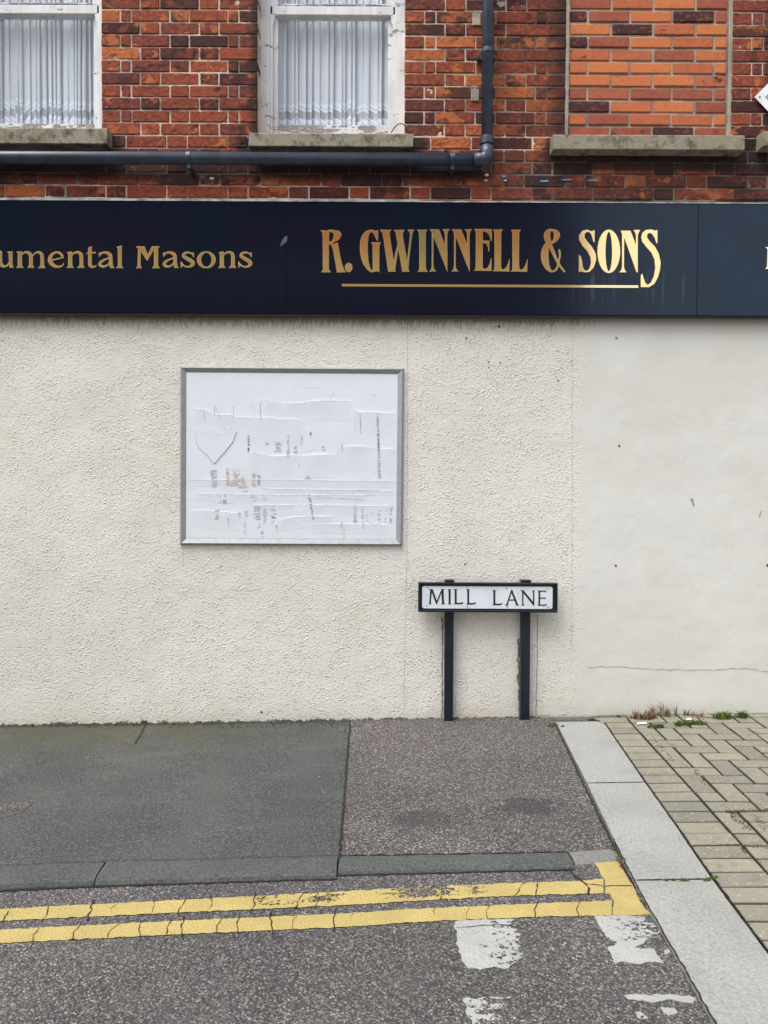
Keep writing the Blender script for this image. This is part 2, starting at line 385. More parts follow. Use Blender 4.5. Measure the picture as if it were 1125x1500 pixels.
def mat_tarmac(name, cell, dark, mid, light, patch=None, patchc=(0.05,0.05,0.055), bump=0.8, tint=None, contrast=1.0):
    k = NT(name, 0.9, spec=0.25)
    wv = k.n('ShaderNodeVectorMath'); wv.operation = 'ADD'
    nn = k.n('ShaderNodeVectorMath'); nn.operation = 'SCALE'; k.l(k.noise(cell*0.8, 2, out=1), nn.inputs[0]); nn.inputs['Scale'].default_value = 0.9/cell
    k.l(k.tc, wv.inputs[0]); k.l(nn.outputs[0], wv.inputs[1])
    v = k.map((1, 1, 0.05), v=wv.outputs[0])
    d = k.vor(cell, v=v); c = k.vor(cell, v=v, out='Color')
    sc = k.n('ShaderNodeSeparateColor'); k.l(c, sc.inputs[0])
    base = k.ramp(sc.outputs[0], [(0.0, dark), (0.35, mid), (0.78, tuple(m*0.6+l*0.4 for m, l in zip(mid, light))), (0.93, light), (1.0, tuple(min(1, x*1.35) for x in light))])
    gap = k.step(d, 0.40, 0.62)
    base = k.mix(k.math('MULTIPLY', gap, 0.8), base, tuple(x*0.55 for x in dark))
    d2 = k.noise(cell*2.4, 3, 0.7)
    base = k.mix(k.math('MULTIPLY', k.step(d2, 0.40, 0.62), 0.5), base, mid)
    n0 = k.noise(1.1, 4); n1 = k.noise(5.5, 5, 0.6)
    base = k.mix(k.step(n0, 0.35, 0.65), k.mix(1.0, base, (0.86,0.86,0.86), 'MULTIPLY'), k.mix(1.0, base, (1.12,1.10,1.09), 'MULTIPLY'))
    base = k.mix(k.math('MULTIPLY', k.step(n1, 0.45, 0.7), 0.25), base, tint or mid)
    if patch:
        for (px, py, rx, ry, a) in patch:
            p = GP(px, py); X, Y, Z = k.xyz()
            ex = k.math('DIVIDE', k.math('SUBTRACT', X, p.x), rx); ey = k.math('DIVIDE', k.math('SUBTRACT', Y, p.y), ry)
            r = k.math('SQRT', k.math('ADD', k.math('MULTIPLY', ex, ex), k.math('MULTIPLY', ey, ey)))
            r = k.math('ADD', r, k.math('MULTIPLY', k.math('SUBTRACT', k.noise(16, 5, 0.7), 0.5), 2.2))
            base = k.mix(k.math('MULTIPLY', k.step(r, 1.1, 0.6), a), base, patchc)
    k.col(base)
    h = k.math('SUBTRACT', k.math('MULTIPLY', sc.outputs[1], 0.5), k.math('MULTIPLY', d, 1.2))
    k.bump(h, bump, 0.9/cell); k.bump(n1, 0.3, 0.01); return k.m
M_road = mat_tarmac('road asphalt', 140, (0.045,0.042,0.042), (0.140,0.131,0.128), (0.34,0.325,0.31), bump=0.8)
M_newtar = mat_tarmac('footway tarmac patch', 150, (0.043,0.039,0.037), (0.130,0.118,0.112), (0.41,0.38,0.355),
                      patch=[(775, 1182, 0.15, 0.10, 0.68), (618, 1200, 0.15, 0.09, 0.52)], patchc=(0.045,0.042,0.048), bump=0.7)
def mat_oldtar():
    k = NT('old footway tarmac', 0.9, spec=0.25); X, Y, Z = k.xyz()
    n1 = k.noise(1.6, 5, 0.6); n2 = k.noise(115, 4, 0.75); n3 = k.noise(14, 5, 0.65)
    base = k.mix(k.step(n1, 0.35, 0.65), (0.055, 0.059, 0.057), (0.080, 0.081, 0.077))
    base = k.mix(k.math('MULTIPLY', k.step(k.noise(2.4, 5, 0.6, v=k.map((0.5, 1.6, 1), rot=(0, 0, R(-25)), loc=(2.2, 0.4, 0))), 0.50, 0.72), 0.45), base, (0.12, 0.112, 0.108))
    base = k.mix(k.math('MULTIPLY', k.step(n2, 0.5, 0.70), 0.8), base, (0.21, 0.215, 0.21))
    base = k.mix(k.math('MULTIPLY', k.step(n2, 0.48, 0.32), 0.7), base, (0.018, 0.020, 0.019))
    vc = k.vor(150, out='Color'); sc = k.n('ShaderNodeSeparateColor'); k.l(vc, sc.inputs[0])
    base = k.mix(k.math('MULTIPLY', k.step(sc.outputs[0], 0.975, 0.99), 0.5), base, (0.20, 0.19, 0.17))
    # moss along the wall
    m = k.math('MULTIPLY', k.step(k.math('ADD', Y, k.math('MULTIPLY', k.math('SUBTRACT', n3, 0.5), 0.5)), -0.62, -0.12), k.step(k.math('ADD', X, k.math('MULTIPLY', n1, 1.2)), 0.35, -0.9))
    base = k.mix(k.math('MULTIPLY', m, k.math('MULTIPLY', k.step(n3, 0.36, 0.62), 0.6)), base, (0.088, 0.082, 0.020))
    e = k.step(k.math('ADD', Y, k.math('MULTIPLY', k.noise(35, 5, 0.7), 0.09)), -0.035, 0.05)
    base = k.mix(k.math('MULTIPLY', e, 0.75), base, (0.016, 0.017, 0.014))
    k.col(base); k.bump(n2, 0.7, 0.005); k.bump(n3, 0.3, 0.01); return k.m
M_oldtar = mat_oldtar()
def mat_concrete(name, c, speck=0.4, jd=0.0, sc_=240):
    k = NT(name, 0.9, spec=0.25); n1 = k.noise(2.5, 5); n2 = k.noise(105, 3, 0.75); n3 = k.noise(18, 6, 0.7)
    base = k.mix(k.step(n1, 0.35, 0.65), tuple(x*0.90 for x in c), tuple(x*1.06 for x in c))
    base = k.mix(k.math('MULTIPLY', k.step(n2, 0.48, 0.66), speck), base, tuple(min(1, x*1.45) for x in c))
    base = k.mix(k.math('MULTIPLY', k.step(n2, 0.48, 0.32), speck), base, tuple(x*0.45 for x in c))
    base = k.mix(k.math('MULTIPLY', k.step(n3, 0.58, 0.72), 0.40), base, tuple(x*0.6 for x in c))
    base = k.mix(k.math('MULTIPLY', k.step(k.noise(33, 4, 0.6, v=k.map(loc=(1, 7, 0))), 0.70, 0.74), 0.6), base, tuple(x*0.35 for x in c))
    k.col(base); k.bump(n2, 0.6, 0.004); k.bump(n3, 0.4, 0.005); return k.m
M_strip = mat_concrete('pale concrete flag', (0.292, 0.294, 0.276), 0.5)
M_kerb = mat_concrete('grey kerb stone', (0.080, 0.085, 0.082), 0.9)
M_kerbpale = mat_concrete('pale kerb stone', (0.19, 0.188, 0.172), 0.5)
M_haunch = mat_concrete('concrete fillet', (0.24, 0.235, 0.21), 0.4)
def mat_block():
    k = NT('concrete paving block', 0.92, spec=0.2); t, b, r, s_, _ = k.attr()
    n2 = k.noise(110, 3, 0.7); n3 = k.noise(12, 6, 0.7); vc = k.vor(120, out='Color'); sc = k.n('ShaderNodeSeparateColor'); k.l(vc, sc.inputs[0])
    base = k.ramp(t, [(0.0, (0.185,0.178,0.145)), (0.4, (0.232,0.219,0.172)), (0.75, (0.258,0.238,0.182)), (1.0, (0.295,0.268,0.20))])
    base = k.mix(k.math('MULTIPLY', k.step(n3, 0.48, 0.7), 0.5), base, (0.115, 0.112, 0.098))
    base = k.mix(k.math('MULTIPLY', k.step(n2, 0.48, 0.7), 0.35), base, (0.36, 0.34, 0.29))
    base = k.mix(k.math('MULTIPLY', k.step(n2, 0.42, 0.25), 0.5), base, (0.06, 0.058, 0.05))
    base = k.mix(k.math('MULTIPLY', k.step(sc.outputs[0], 0.93, 0.99), 0.5), base, (0.48, 0.42, 0.32))
    base = k.mix(k.math('MULTIPLY', k.step(s_, 0.15, 0.8), 0.94), base, (0.045, 0.042, 0.028))
    k.col(base); k.bump(n2, 0.6, 0.004); k.bump(n3, 0.4, 0.006); return k.m
M_block = mat_block()
M_sand = mat_flat('joint dirt', (0.014, 0.014, 0.010), 0.95, nz=0.6, scale=25, bump=0.8)
def mat_marking(name, c, worn, scale=70, dirt=(0.35,0.32,0.25)):
    k = NT(name, 0.75, spec=0.3); t, b, wear, _, _c = k.attr()
    n2 = k.noise(scale, 5, 0.75); n1 = k.noise(6, 4); n3 = k.noise(180, 3, 0.7)
    base = k.mix(k.step(n1, 0.35, 0.65), tuple(x*0.88 for x in c), c)
    base = k.mix(k.math('MULTIPLY', k.step(n3, 0.55, 0.75), 0.25), base, dirt)
    base = k.mix(k.math('MULTIPLY', k.step(k.noise(24, 5, 0.7, v=k.map(loc=(5, 1, 0))), 0.55, 0.72), 0.35), base, tuple(x*0.72 for x in c))
    k.col(base); k.bump(n3, 0.5, 0.003); k.bump(k.vor(118), 0.5, 0.006)
    f = k.math('ADD', k.math('MULTIPLY', n2, 0.75), k.math('MULTIPLY', k.noise(14, 4, v=k.map((1, 2.6, 1))), 0.25))
    thr = k.math('SUBTRACT', worn, k.math('MULTIPLY', wear, 0.44))
    k.cut(k.step(k.math('SUBTRACT', f, thr), 0.012, 0.0)); return k.m
M_yellow = mat_marking('yellow road paint', (0.45, 0.352, 0.130), 0.715)
M_white = mat_marking('white road paint', (0.39, 0.395, 0.38), 0.74, 55, (0.26, 0.25, 0.24))
M_crackdark = mat_flat('dark crack', (0.014, 0.013, 0.013), 0.95)
def mat_leaf():
    k = NT('weed leaf', 0.7, spec=0.3); _, _, _, _, c = k.attr()
    k.col(c); t = k.n('ShaderNodeBsdfTranslucent'); k.l(c, t.inputs[0]); mx = k.n('ShaderNodeMixShader'); mx.inputs[0].default_value = 0.3
    k.l(k.b.outputs[0], mx.inputs[1]); k.l(t.outputs[0], mx.inputs[2]); k.l(mx.outputs[0], k.out.inputs[0]); return k.m
M_leaf = mat_leaf()

# ================================================================ GROUND
def sheet(name, x0, x1, y0, y1, zf, mat, xs=()):
    b = MB(); cols = [x0]+list(xs)+[x1]
    for a, c in zip(cols[:-1], cols[1:]):
        b.add([(a,y0,zf(a)),(c,y0,zf(c)),(c,y1,zf(c)),(a,y1,zf(a))], [(0,1,2,3)])
    return tag(b.build(name, mat), kind='structure')
road = sheet('road', -60, 60, -60, 20, road_z, M_road, (-9, -2.9, 1.64, 9))

def jag(pts, step=0.012, amp=0.003, seed=0.0, closed=True, fr=40.0):
    out = []; n = len(pts)
    for i in range(n if closed else n-1):
        a = Vector(pts[i][:2]); b = Vector(pts[(i+1) % n][:2]); L = (b-a).length; k = max(1, int(L/step))
        nr = Vector((-(b-a).y, (b-a).x)); nr = nr/(nr.length or 1)
        for j in range(k):
            p = a.lerp(b, j/k)
            d = (N1(p.x*fr+seed, p.y*fr, seed)+0.6*N1(p.x*fr*2.7, p.y*fr*2.7+seed, 5))*amp
            p = p+nr*d; out.append((p.x, p.y))
    if not closed: out.append(tuple(pts[-1][:2]))
    return out
UP = (0, 0, 1)

# kerb back line, extended to the left beyond the frame
kb = [GP(0, 1269), GP(155, 1263), GP(496, 1255), GP(832, 1249)]
d0 = (kb[0]-kb[1]).normalized(); kleft = kb[0]+d0*5.0
seam_top = GP(513, 1060); seam_bot = GP(498, 1254.5)
pat_tr = GP(812, 1057); pat_br = GP(899, 1243.5); pat_bl = kb[2]
WALLY = -0.015
b = MB()
ol = jag([(kleft.x, kleft.y), (kb[0].x, kb[0].y), (kb[1].x, kb[1].y), (seam_bot.x, seam_bot.y)], 0.05, 0.003, closed=False)
ol += jag([(seam_bot.x, seam_bot.y), (seam_top.x, 0.03)], 0.03, 0.004, closed=False) + [(kleft.x, 0.03)]
b.poly([ol], lambda x, y: (x, y, pav_z(x)-0.001), 0.07, UP)
tag(b.build('pavement', M_oldtar), kind='structure')
b = MB()
ol = jag([(seam_bot.x, seam_bot.y), (kb[3].x, kb[3].y), (pat_br.x, pat_br.y)], 0.03, 0.002, closed=False)
ol += jag([(pat_br.x, pat_br.y), (pat_tr.x, -0.03), (pat_tr.x-0.10, 0.03), (seam_top.x, 0.03)], 0.02, 0.005, closed=False, fr=25)
ol += jag([(seam_top.x, 0.03), (seam_bot.x, seam_bot.y)], 0.03, 0.004, closed=False)[1:-1]
b.poly([ol], lambda x, y: (x, y, pav_z(x)+0.003), 0.07, UP)
tag(b.build('pavement_patch', M_newtar), kind='structure')
# seam crack and pavement crack
def strip_path(b, pts, wd, zf, off, col=None, seed=0.0, amp=0.006, step=0.012, vary=0.6):
    P = jag(pts, step, amp, seed, closed=False, fr=30); vs = []; fs = []
    for i, p in enumerate(P):
        q = Vector(P[min(i+1, len(P)-1)])-Vector(P[max(i-1, 0)]); nn = Vector((-q.y, q.x)); nn = nn/(nn.length or 1)
        wv = wd*(1+vary*N1(i*0.7+seed, seed*3)*1.6)*0.5
        for s in (-1, 1):
            x, y = p[0]+nn.x*wv*s, p[1]+nn.y*wv*s; vs.append((x, y, zf(x)+off))
    for i in range(len(P)-1): fs.append((2*i, 2*i+1, 2*i+3, 2*i+2))
    b.add(vs, fs, col)
b = MB()
strip_path(b, [seam_top, seam_bot], 0.010, pav_z, 0.0045, seed=3)
strip_path(b, [GP(812, 1060), GP(899, 1243)], 0.008, pav_z, 0.0045, seed=5)
for q0, q1 in ((kleft, kb[1]), (kb[1], kb[2]), (kb[2], kb[3])): strip_path(b, [q0, q1], 0.0032, pav_z, 0.0048, seed=q0.x, amp=0.005, vary=0.9)
for q in ([GP(213, 1062), GP(205, 1078), GP(198, 1090)], [GP(498, 1256), GP(495, 1262)], ):
    strip_path(b, q, 0.006, pav_z, 0.0045, seed=8)
pcb = b
b = MB()
wp = [GP(-14, 1178), GP(20, 1176), GP(49, 1173), GP(44, 1182), GP(22, 1194), GP(-14, 1201)]
b.poly([jag([(p.x, p.y) for p in wp], 0.012, 0.012, fr=25)], lambda x, y: (x, y, pav_z(x)+0.0008), 0.01, UP)
tag(b.build('pavement_worn_patch', M_road), kind='structure')

# kerb stones
def kerb_stone(b, A, B, wa=0.125, gap=0.004):
    A = Vector((A.x, A.y)); B = Vector((B.x, B.y)); d = (B-A).normalized(); nrm = Vector((d.y, -d.x))
    A = A+d*gap; B = B-d*gap; n = max(4, int((B-A).length/0.03))
    prof = [(0.0, -0.15), (0.0, 0.0), (0.03, 0.001), (wa-0.035, 0.000), (wa-0.018, -0.004), (wa-0.006, -0.013), (wa, -0.028), (wa+0.002, -0.15)]
    vs = []; fs = []; m = len(prof)
    for i in range(n+1):
        p = A.lerp(B, i/n)
        for j, (o, z) in enumerate(prof):
            q = p+nrm*(o + 0.002*N1(p.x*30, j)+(0.003*N1(p.x*11, j*0.3) if j > 3 else 0))
            drop = 0.0
            if j >= 4 and kdrop(p.x) < 0.03: z = z*0.8
            zz = pav_z(p.x)+z+0.0015*N1(p.x*25, j*1.3)+0.001
            vs.append((q.x, q.y, zz))
    for i in range(n):
        for j in range(m-1): fs.append((i*m+j, i*m+j+1, (i+1)*m+j+1, (i+1)*m+j))
    fs += [tuple(range(m-1, -1, -1)), tuple(range(n*m, n*m+m))]
    b.add(vs, fs)
b = MB()
pts = [kb[1]]
for k in range(7): pts.append(kb[1]+d0*0.915*(k+1))
pts = pts[::-1]
for a, c in zip(pts[:-1], pts[1:]): kerb_stone(b, a, c)
kerb_stone(b, kb[1], kb[2]); kerb_stone(b, kb[2], kb[3], 0.10)
tag(b.build('kerb', M_kerb, smooth=False), kind='structure')
b = MB(); kerb_stone(b, kb[3]+Vector((0, 0.01, 0)), pat_br+Vector((0, 0.0, 0)), 0.085)
tag(b.build('kerb_end', M_kerbpale), kind='structure')
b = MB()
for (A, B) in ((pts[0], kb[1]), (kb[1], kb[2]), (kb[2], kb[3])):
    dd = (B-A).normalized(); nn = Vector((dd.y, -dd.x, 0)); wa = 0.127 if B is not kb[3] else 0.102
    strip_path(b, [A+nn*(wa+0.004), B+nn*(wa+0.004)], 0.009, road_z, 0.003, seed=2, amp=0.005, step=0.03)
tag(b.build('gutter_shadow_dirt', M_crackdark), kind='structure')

# pale concrete edging strip
L = [GP(814, 1058), GP(860, 1149), GP(899, 1230), GP(929, 1292), GP(1048, 1500)]
Rr = [GP(884, 1058), GP(945.6, 1148), GP(1004, 1230), GP(1044, 1290), GP(1125, 1398)]
eL = (L[4]-L[2]).normalized()
def along(P, y):   # x on a polyline at given y
    for a, c in zip(P[:-1], P[1:]):
        if c.y <= y <= a.y: t = (y-a.y)/(c.y-a.y); return a.x+(c.x-a.x)*t
    a, c = P[-2], P[-1]; t = (y-a.y)/(c.y-a.y); return a.x+(c.x-a.x)*t
flags = [(L[0].y-0.012, L[1].y), (L[1].y, L[3].y), (L[3].y, L[3].y-0.915), (L[3].y-0.915, L[3].y-1.83), (L[3].y-1.83, L[3].y-2.75), (L[3].y-2.75, L[3].y-3.7)]
b = MB()
for y0, y1 in flags:
    y0 -= 0.003; y1 += 0.003
    loop = [(along(L, y0), y0), (along(Rr, y0)-0.004, y0), (along(Rr, (y0+y1)/2)-0.004, (y0+y1)/2), (along(Rr, y1)-0.004, y1), (along(L, y1), y1), (along(L, (y0+y1)/2), (y0+y1)/2)]
    b.poly([jag(loop, 0.03, 0.0015)], lambda x, y: (x, y, pav_z(x)+0.006), 0.08, UP)
es = tag(b.build('edging_strip', M_strip), kind='structure')
b = pcb
for y0, _y in flags[1:]: strip_path(b, [Vector((along(L, y0), y0)), Vector((along(Rr, y0), y0))], 0.007, pav_z, 0.0075, seed=y0, amp=0.002)
strip_path(b, [Vector((along(Rr, yy)+0.001, yy)) for yy in (-0.07, -0.2, -0.35, -0.5, -0.65, -0.8, -1.0, -1.2, -1.4, -1.6, -1.8, -2.4, -3.2, -4.2)], 0.005, pav_z, 0.0078, seed=4, amp=0.003)
strip_path(b, [Vector((along(L, yy)-0.002, yy)) for yy in (L[2].y, -2.0, -2.6, -3.2, -4.2)], 0.005, pav_z, 0.0068, seed=6, amp=0.004)
tag(b.build('pavement_cracks', M_crackdark), kind='structure')

# block paving: a header course beside the strip, herringbone beyond
b = MB()
b.add([(along(Rr, 0.02)-0.02, 0.02, pav_z(1.3)-0.008), (along(Rr, -6)-0.02, -6, pav_z(along(Rr,-6))-0.008), (9, -6, pav_z(9)-0.008), (9, 0.02, pav_z(9)-0.008)], [(0,1,2,3)])
tag(b.build('paving_bed', M_sand), kind='structure')
b = MB(); JT = 0.0068
def block(b, c4, rnd):
    # c4 four plan corners; a bevelled top
    cx = sum(p[0] for p in c4)/4; cy = sum(p[1] for p in c4)/4
    if cy > 0.2 or cx > 6: return
    tilt = (random.uniform(-1, 1)*0.008, random.uniform(-1, 1)*0.008); h = random.uniform(-0.0015, 0.0015)+0.005
    def Z(x, y): return pav_z(x)+h+(x-cx)*tilt[0]+(y-cy)*tilt[1]
    vs = []; C = Vector((cx, cy))
    for ins, dz in ((JT*0.5, -0.03), (JT*0.5, -0.006), (JT*0.5+0.0055, 0.0)):
        for p in c4:
            q = Vector(p[:2]); s = Vector(((C.x-q.x) and math.copysign(1, C.x-q.x), 0))
            e1 = (Vector(c4[1][:2])-Vector(c4[0][:2])).normalized(); e2 = (Vector(c4[3][:2])-Vector(c4[0][:2])).normalized()
            r = C-q; q = q+e1*math.copysign(ins, r.dot(e1))+e2*math.copysign(ins, r.dot(e2))
            if q.y > -0.012: q.y = -0.012
            vs.append((q.x, q.y, Z(q.x, q.y)+dz))
    fs = [(8, 9, 10, 11)]
    for k in (0, 4):
        for i in range(4): j = (i+1) % 4; fs.append((k+i, k+j, k+4+j, k+4+i))
    col = (min(1, max(0, rnd)), random.random(), random.random())
    b.add(vs, fs, [col+(1.0,)]*8+[col+(0.0,)]*4)
ystart = -0.045
a0 = Vector((along(Rr, ystart), ystart)); a1 = Vector((along(Rr, -2.2), -2.2)); ax = (a1-a0).normalized(); bx = Vector((-ax.y, ax.x))
if bx.x < 0: bx = -bx
U = 0.1025; org = a0 + bx*0.208
def edge_x(y): return org.x+ax.x*(y-org.y)/ax.y
y = ystart
while y > -4.4:
    y1 = y-0.1025
    x0, x1 = along(Rr, y)+0.002, along(Rr, y1)+0.002
    block(b, [(x0, y), (x1, y1), (edge_x(y1-0.004)-0.001, y1-0.004), (edge_x(y-0.004)-0.001, y-0.004)], random.gauss(0.5, 0.25))
    y = y1
# herringbone aligned with the strip
def hx(i, j): return org + bx*(i*U) + ax*(j*U)
def inside_left(i): return i < 0
for j in range(-26, 44):
    for i in range(-1, 40):
        c = (i-j) % 4
        cells = None
        if c == 0: cells = (i, j, i+2, j+1)
        elif c == 3: cells = (i, j, i+1, j+2)
        if not cells: continue
        i0, j0, i1, j1 = cells
        i0 = max(i0, 0)
        if i1 <= i0: continue
        q = [hx(i0, j0), hx(i0, j1), hx(i1, j1), hx(i1, j0)]
        if max(p.y for p in q) < -4.4 or min(p.y for p in q) > -0.03 or min(p.x for p in q) > 6: continue
        block(b, [(p.x, p.y) for p in q], random.gauss(0.42, 0.25))
tag(b.build('block_paving', M_block), kind='structure')
# concrete fillet along the wall foot at the right
b = MB()
x0, x1 = WP(790, 1052).x, 4.5
n = 60; vs = []; fs = []
for i in range(n+1):
    x = x0+(x1-x0)*i/n; e = -0.040+0.006*N1(x*6)
    if x > along(Rr, -0.03)+0.02: e = -0.020+0.004*N1(x*6)
    vs += [(x, 0.01, pav_z(x)+0.012), (x, e, pav_z(x)+0.008), (x, e, pav_z(x)-0.03)]
for i in range(n): fs += [(3*i, 3*i+1, 3*i+4, 3*i+3), (3*i+1, 3*i+2, 3*i+5, 3*i+4)]
b.add(vs, fs); tag(b.build('wall_foot_fillet', M_haunch), kind='structure')

# ---------------------------------------------------------------- road markings
RO = 0.003
def marking(name, polys, mat, wearf=None, amp=0.005, parent=road, cell=0.02):
    """paint laid as a fine grid so wear can vary; polys are pixel outlines"""
    b = MB()
    for k, pl in enumerate(polys):
        P = [GP(px, py, road_z) for px, py in pl]
        lp = jag([(p.x, p.y) for p in P], 0.012, amp, seed=k*7.3+len(name), fr=28)
        base = len(b.v)
        b.poly([lp], lambda x, y: (x, y, road_z(x)+RO), 0.0028, UP)
        if wearf:
            for i in range(base, len(b.v)):
                b.c[i] = (0.5, 0.5, wearf(Vector(b.v[i])), 0)
    o = b.build(name, mat, parent)
    return o
def lerp_line(pts, x):
    for (xa, ya), (xb, yb) in zip(pts[:-1], pts[1:]):
        if xa <= x <= xb: return ya+(yb-ya)*(x-xa)/(xb-xa)
    (xa, ya), (xb, yb) = pts[-2:] if x > pts[-1][0] else pts[:2]
    return ya+(yb-ya)*(x-xa)/(xb-xa)
UT = [(-400, 1358), (0, 1332.7), (231, 1321), (520, 1306), (600, 1301), (754, 1294.5), (847, 1291.5), (885, 1288)]
UB = [(-400, 1377), (0, 1350), (259, 1338), (520, 1326.5), (600, 1321), (754, 1313), (890, 1309.5)]
LT = [(-400, 1390), (0, 1363), (259, 1350), (520, 1338.5), (600, 1332.7), (787, 1324.7), (898, 1320)]
LB = [(-400, 1411), (0, 1382.6), (259, 1370), (520, 1358.5), (600, 1352), (790, 1344), (955, 1341)]
# split each line into short panels so the wear attribute varies along it
def wear_upper(px):
    d = 0.0
    for c, wd, a in ((620, 80, 0.85), (400, 60, 0.62), (690, 35, 0.6), (475, 40, .70)): d = max(d, a*math.exp(-((px-c)/wd)**2))
    return d
def line_mark(name, T, B_, x0, x1, wf):
    b = MB(); xs = np.arange(x0, x1+0.1, 6.0); vs = []; cs = []; fs = []; K = 6
    for i, x in enumerate(xs):
        jt = 1.4*N1(x*0.09, len(name))+0.9*N1(x*0.31, 3.3); jb = 1.4*N1(x*0.09, 9.1)+0.9*N1(x*0.31, 7.7)
        for k in range(K+1):
            y = lerp_line(T, x)+jt + (lerp_line(B_, x)+jb-lerp_line(T, x)-jt)*k/K
            p = GP(x, y, road_z); vs.append((p.x, p.y, road_z(p.x)+RO)); cs.append((0.5, 0.5, wf(x)*(1.0 if k < 5 else 0.5)*0.75, 0))
    W_ = K+1
    for i in range(len(xs)-1):
        for k in range(K): fs.append((i*W_+k, i*W_+k+1, (i+1)*W_+k+1, (i+1)*W_+k))
    b.add(vs, fs, cs); return b.build(name, M_yellow, road)
line_mark('yellow_line', UT, UB, -400, 886, wear_upper)
line_mark('yellow_line', LT, LB, -400, 898, lambda x: 0.05)
marking('yellow_line_end', [[(868, 1263), (905.6, 1261.5), (915, 1280), (926.6, 1297.7), (936, 1318.7), (945, 1332), (955.6, 1341), (898, 1342.5), (898.6, 1320), (893, 1309.5), (886, 1309.5), (886, 1288), (881, 1284), (876, 1272)]], M_yellow, lambda p: 0.08, amp=0.004)
WH = [[(666, 1350), (755, 1346), (759, 1370), (763, 1390), (766, 1403), (757, 1410), (745, 1418), (684, 1419.5), (674, 1402), (668, 1375)],
      [(870, 1342), (961, 1342), (966, 1356), (969, 1370), (950, 1379), (930, 1389), (958, 1391), (973, 1411), (900, 1411), (893, 1391), (906, 1380), (886, 1371)],
      [(677, 1463), (724, 1462), (768, 1461), (765, 1480), (768, 1500), (780, 1550), (700, 1552), (690, 1500)],
      [(917, 1460), (923, 1456), (1008, 1459), (1019, 1463), (1015, 1468), (935, 1467), (921, 1464)],
      [(969, 1478), (980, 1476), (993, 1484), (984, 1489), (972, 1486)], [(931, 1484), (940, 1482), (948, 1491), (940, 1494)],
      [(972, 1392), (981, 1391), (983, 1397), (975, 1399)]]
def wearW(amts):
    def f(p): return amts
    return f
for k, (pl, wv) in enumerate(zip(WH, (0.20, 0.30, 0.46, 0.12, 0.3, 0.4, 0.3))):
    # gridded so that the right-hand sides wear more
    P = [GP(px, py, road_z) for px, py in pl]
    b = MB(); lp = jag([(p.x, p.y) for p in P], 0.012, 0.011, seed=k*5.1, fr=38)
    b.poly([lp], lambda x, y: (x, y, road_z(x)+RO-0.001), 0.0018, UP)
    cx = sum(v[0] for v in b.v)/len(b.v)
    for i, v in enumerate(b.v): b.c[i] = (0.5, 0.5, wv+(0.35 if v[0] > cx+0.05 else 0)*(1 if k < 3 else 0), 0)
    b.build('white_marking', M_white, road)
# cracks across the paint
b = MB()
for x, s, wd in ((5, 8, 4), (62, 14, 4), (128, 7, 6), (163, 8, 2), (222, 6, 2), (262, 8, 4), (304, 2, 4), (368, 2, 5), (432, 14, 4), (462, 2, 2), (481, -3, 2), (645, 1, 3), (756, 12, 3), (785, 2, 4)):
    e_ = 7 if wd >= 5 else 3 if wd >= 4 else 0; y0, y1 = lerp_line(UT, x)-e_, lerp_line(UB, x)+e_-(9 if wd <= 2 and int(x) % 2 else 0)
    strip_path(b, [GP(x+s, y0, road_z), GP(x+s*0.3+3, (y0+y1)/2, road_z), GP(x-s*0.2, y1, road_z)], wd*0.00075, road_z, RO+0.0015, seed=x*0.3, amp=0.010, vary=0.9)
for x, s, wd in ((50, 8, 3), (108, 12, 4), (160, 12, 3), (206, 3, 4), (246, 5, 4), (268, 3, 5), (318, 8, 3), (348, 2, 4), (400, -3, 5), (430, 6, 2), (489, 5, 5), (515, 2, 2), (637, 2, 2), (684, 4, 1.5), (715, 2, 2.5), (785, 2, 4), (848, 2, 3)):
    e_ = 7 if wd >= 5 else 3 if wd >= 4 else 0; y0, y1 = lerp_line(LT, x)-e_, lerp_line(LB, x)+e_-(9 if wd <= 2 and int(x) % 2 else 0)
    strip_path(b, [GP(x+s, y0, road_z), GP(x+s*0.3-3, (y0+y1)/2, road_z), GP(x-s*0.2, y1, road_z)], wd*0.00075, road_z, RO+0.0015, seed=x*0.7, amp=0.007)
for q, wd in (([(847, 1288), (858, 1296), (884, 1299), (926, 1299)], 0.004), ([(832, 1266), (838, 1280), (852, 1292), (862, 1303), (862, 1312)], 0.006), ([(905, 1259), (930, 1300), (958, 1342)], 0.007), ([(668, 1361), (700, 1358), (757, 1355)], 0.0025)):
    strip_path(b, [GP(x, y, road_z) for x, y in q], wd, road_z, RO+0.0016, seed=wd*900, amp=0.006)
lp = [GP(185, 1381-60, road_z)]
b.build('paint_cracks', M_crackdark, road)

# ================================================================ BUILDING
bld = thing('brick_building', 'old red brick building with cream rendered ground floor, sash windows and a bricked up window', 'building')
def ZW(py, px=562): return WP(px, py).z
X = lambda px, py=150, y=0.0: WP(px, py, y).x
FAS_T = WP(562, 294.5, -0.072).z; FAS_B = WP(562, 461.5, -0.072).z
# rendered lower wall: one big slab
b = MB()
b.box(-9, 9, WALLY, 0.12, -0.4, FAS_T-0.02)
rw = b.build('rendered_wall', M_render, bld)
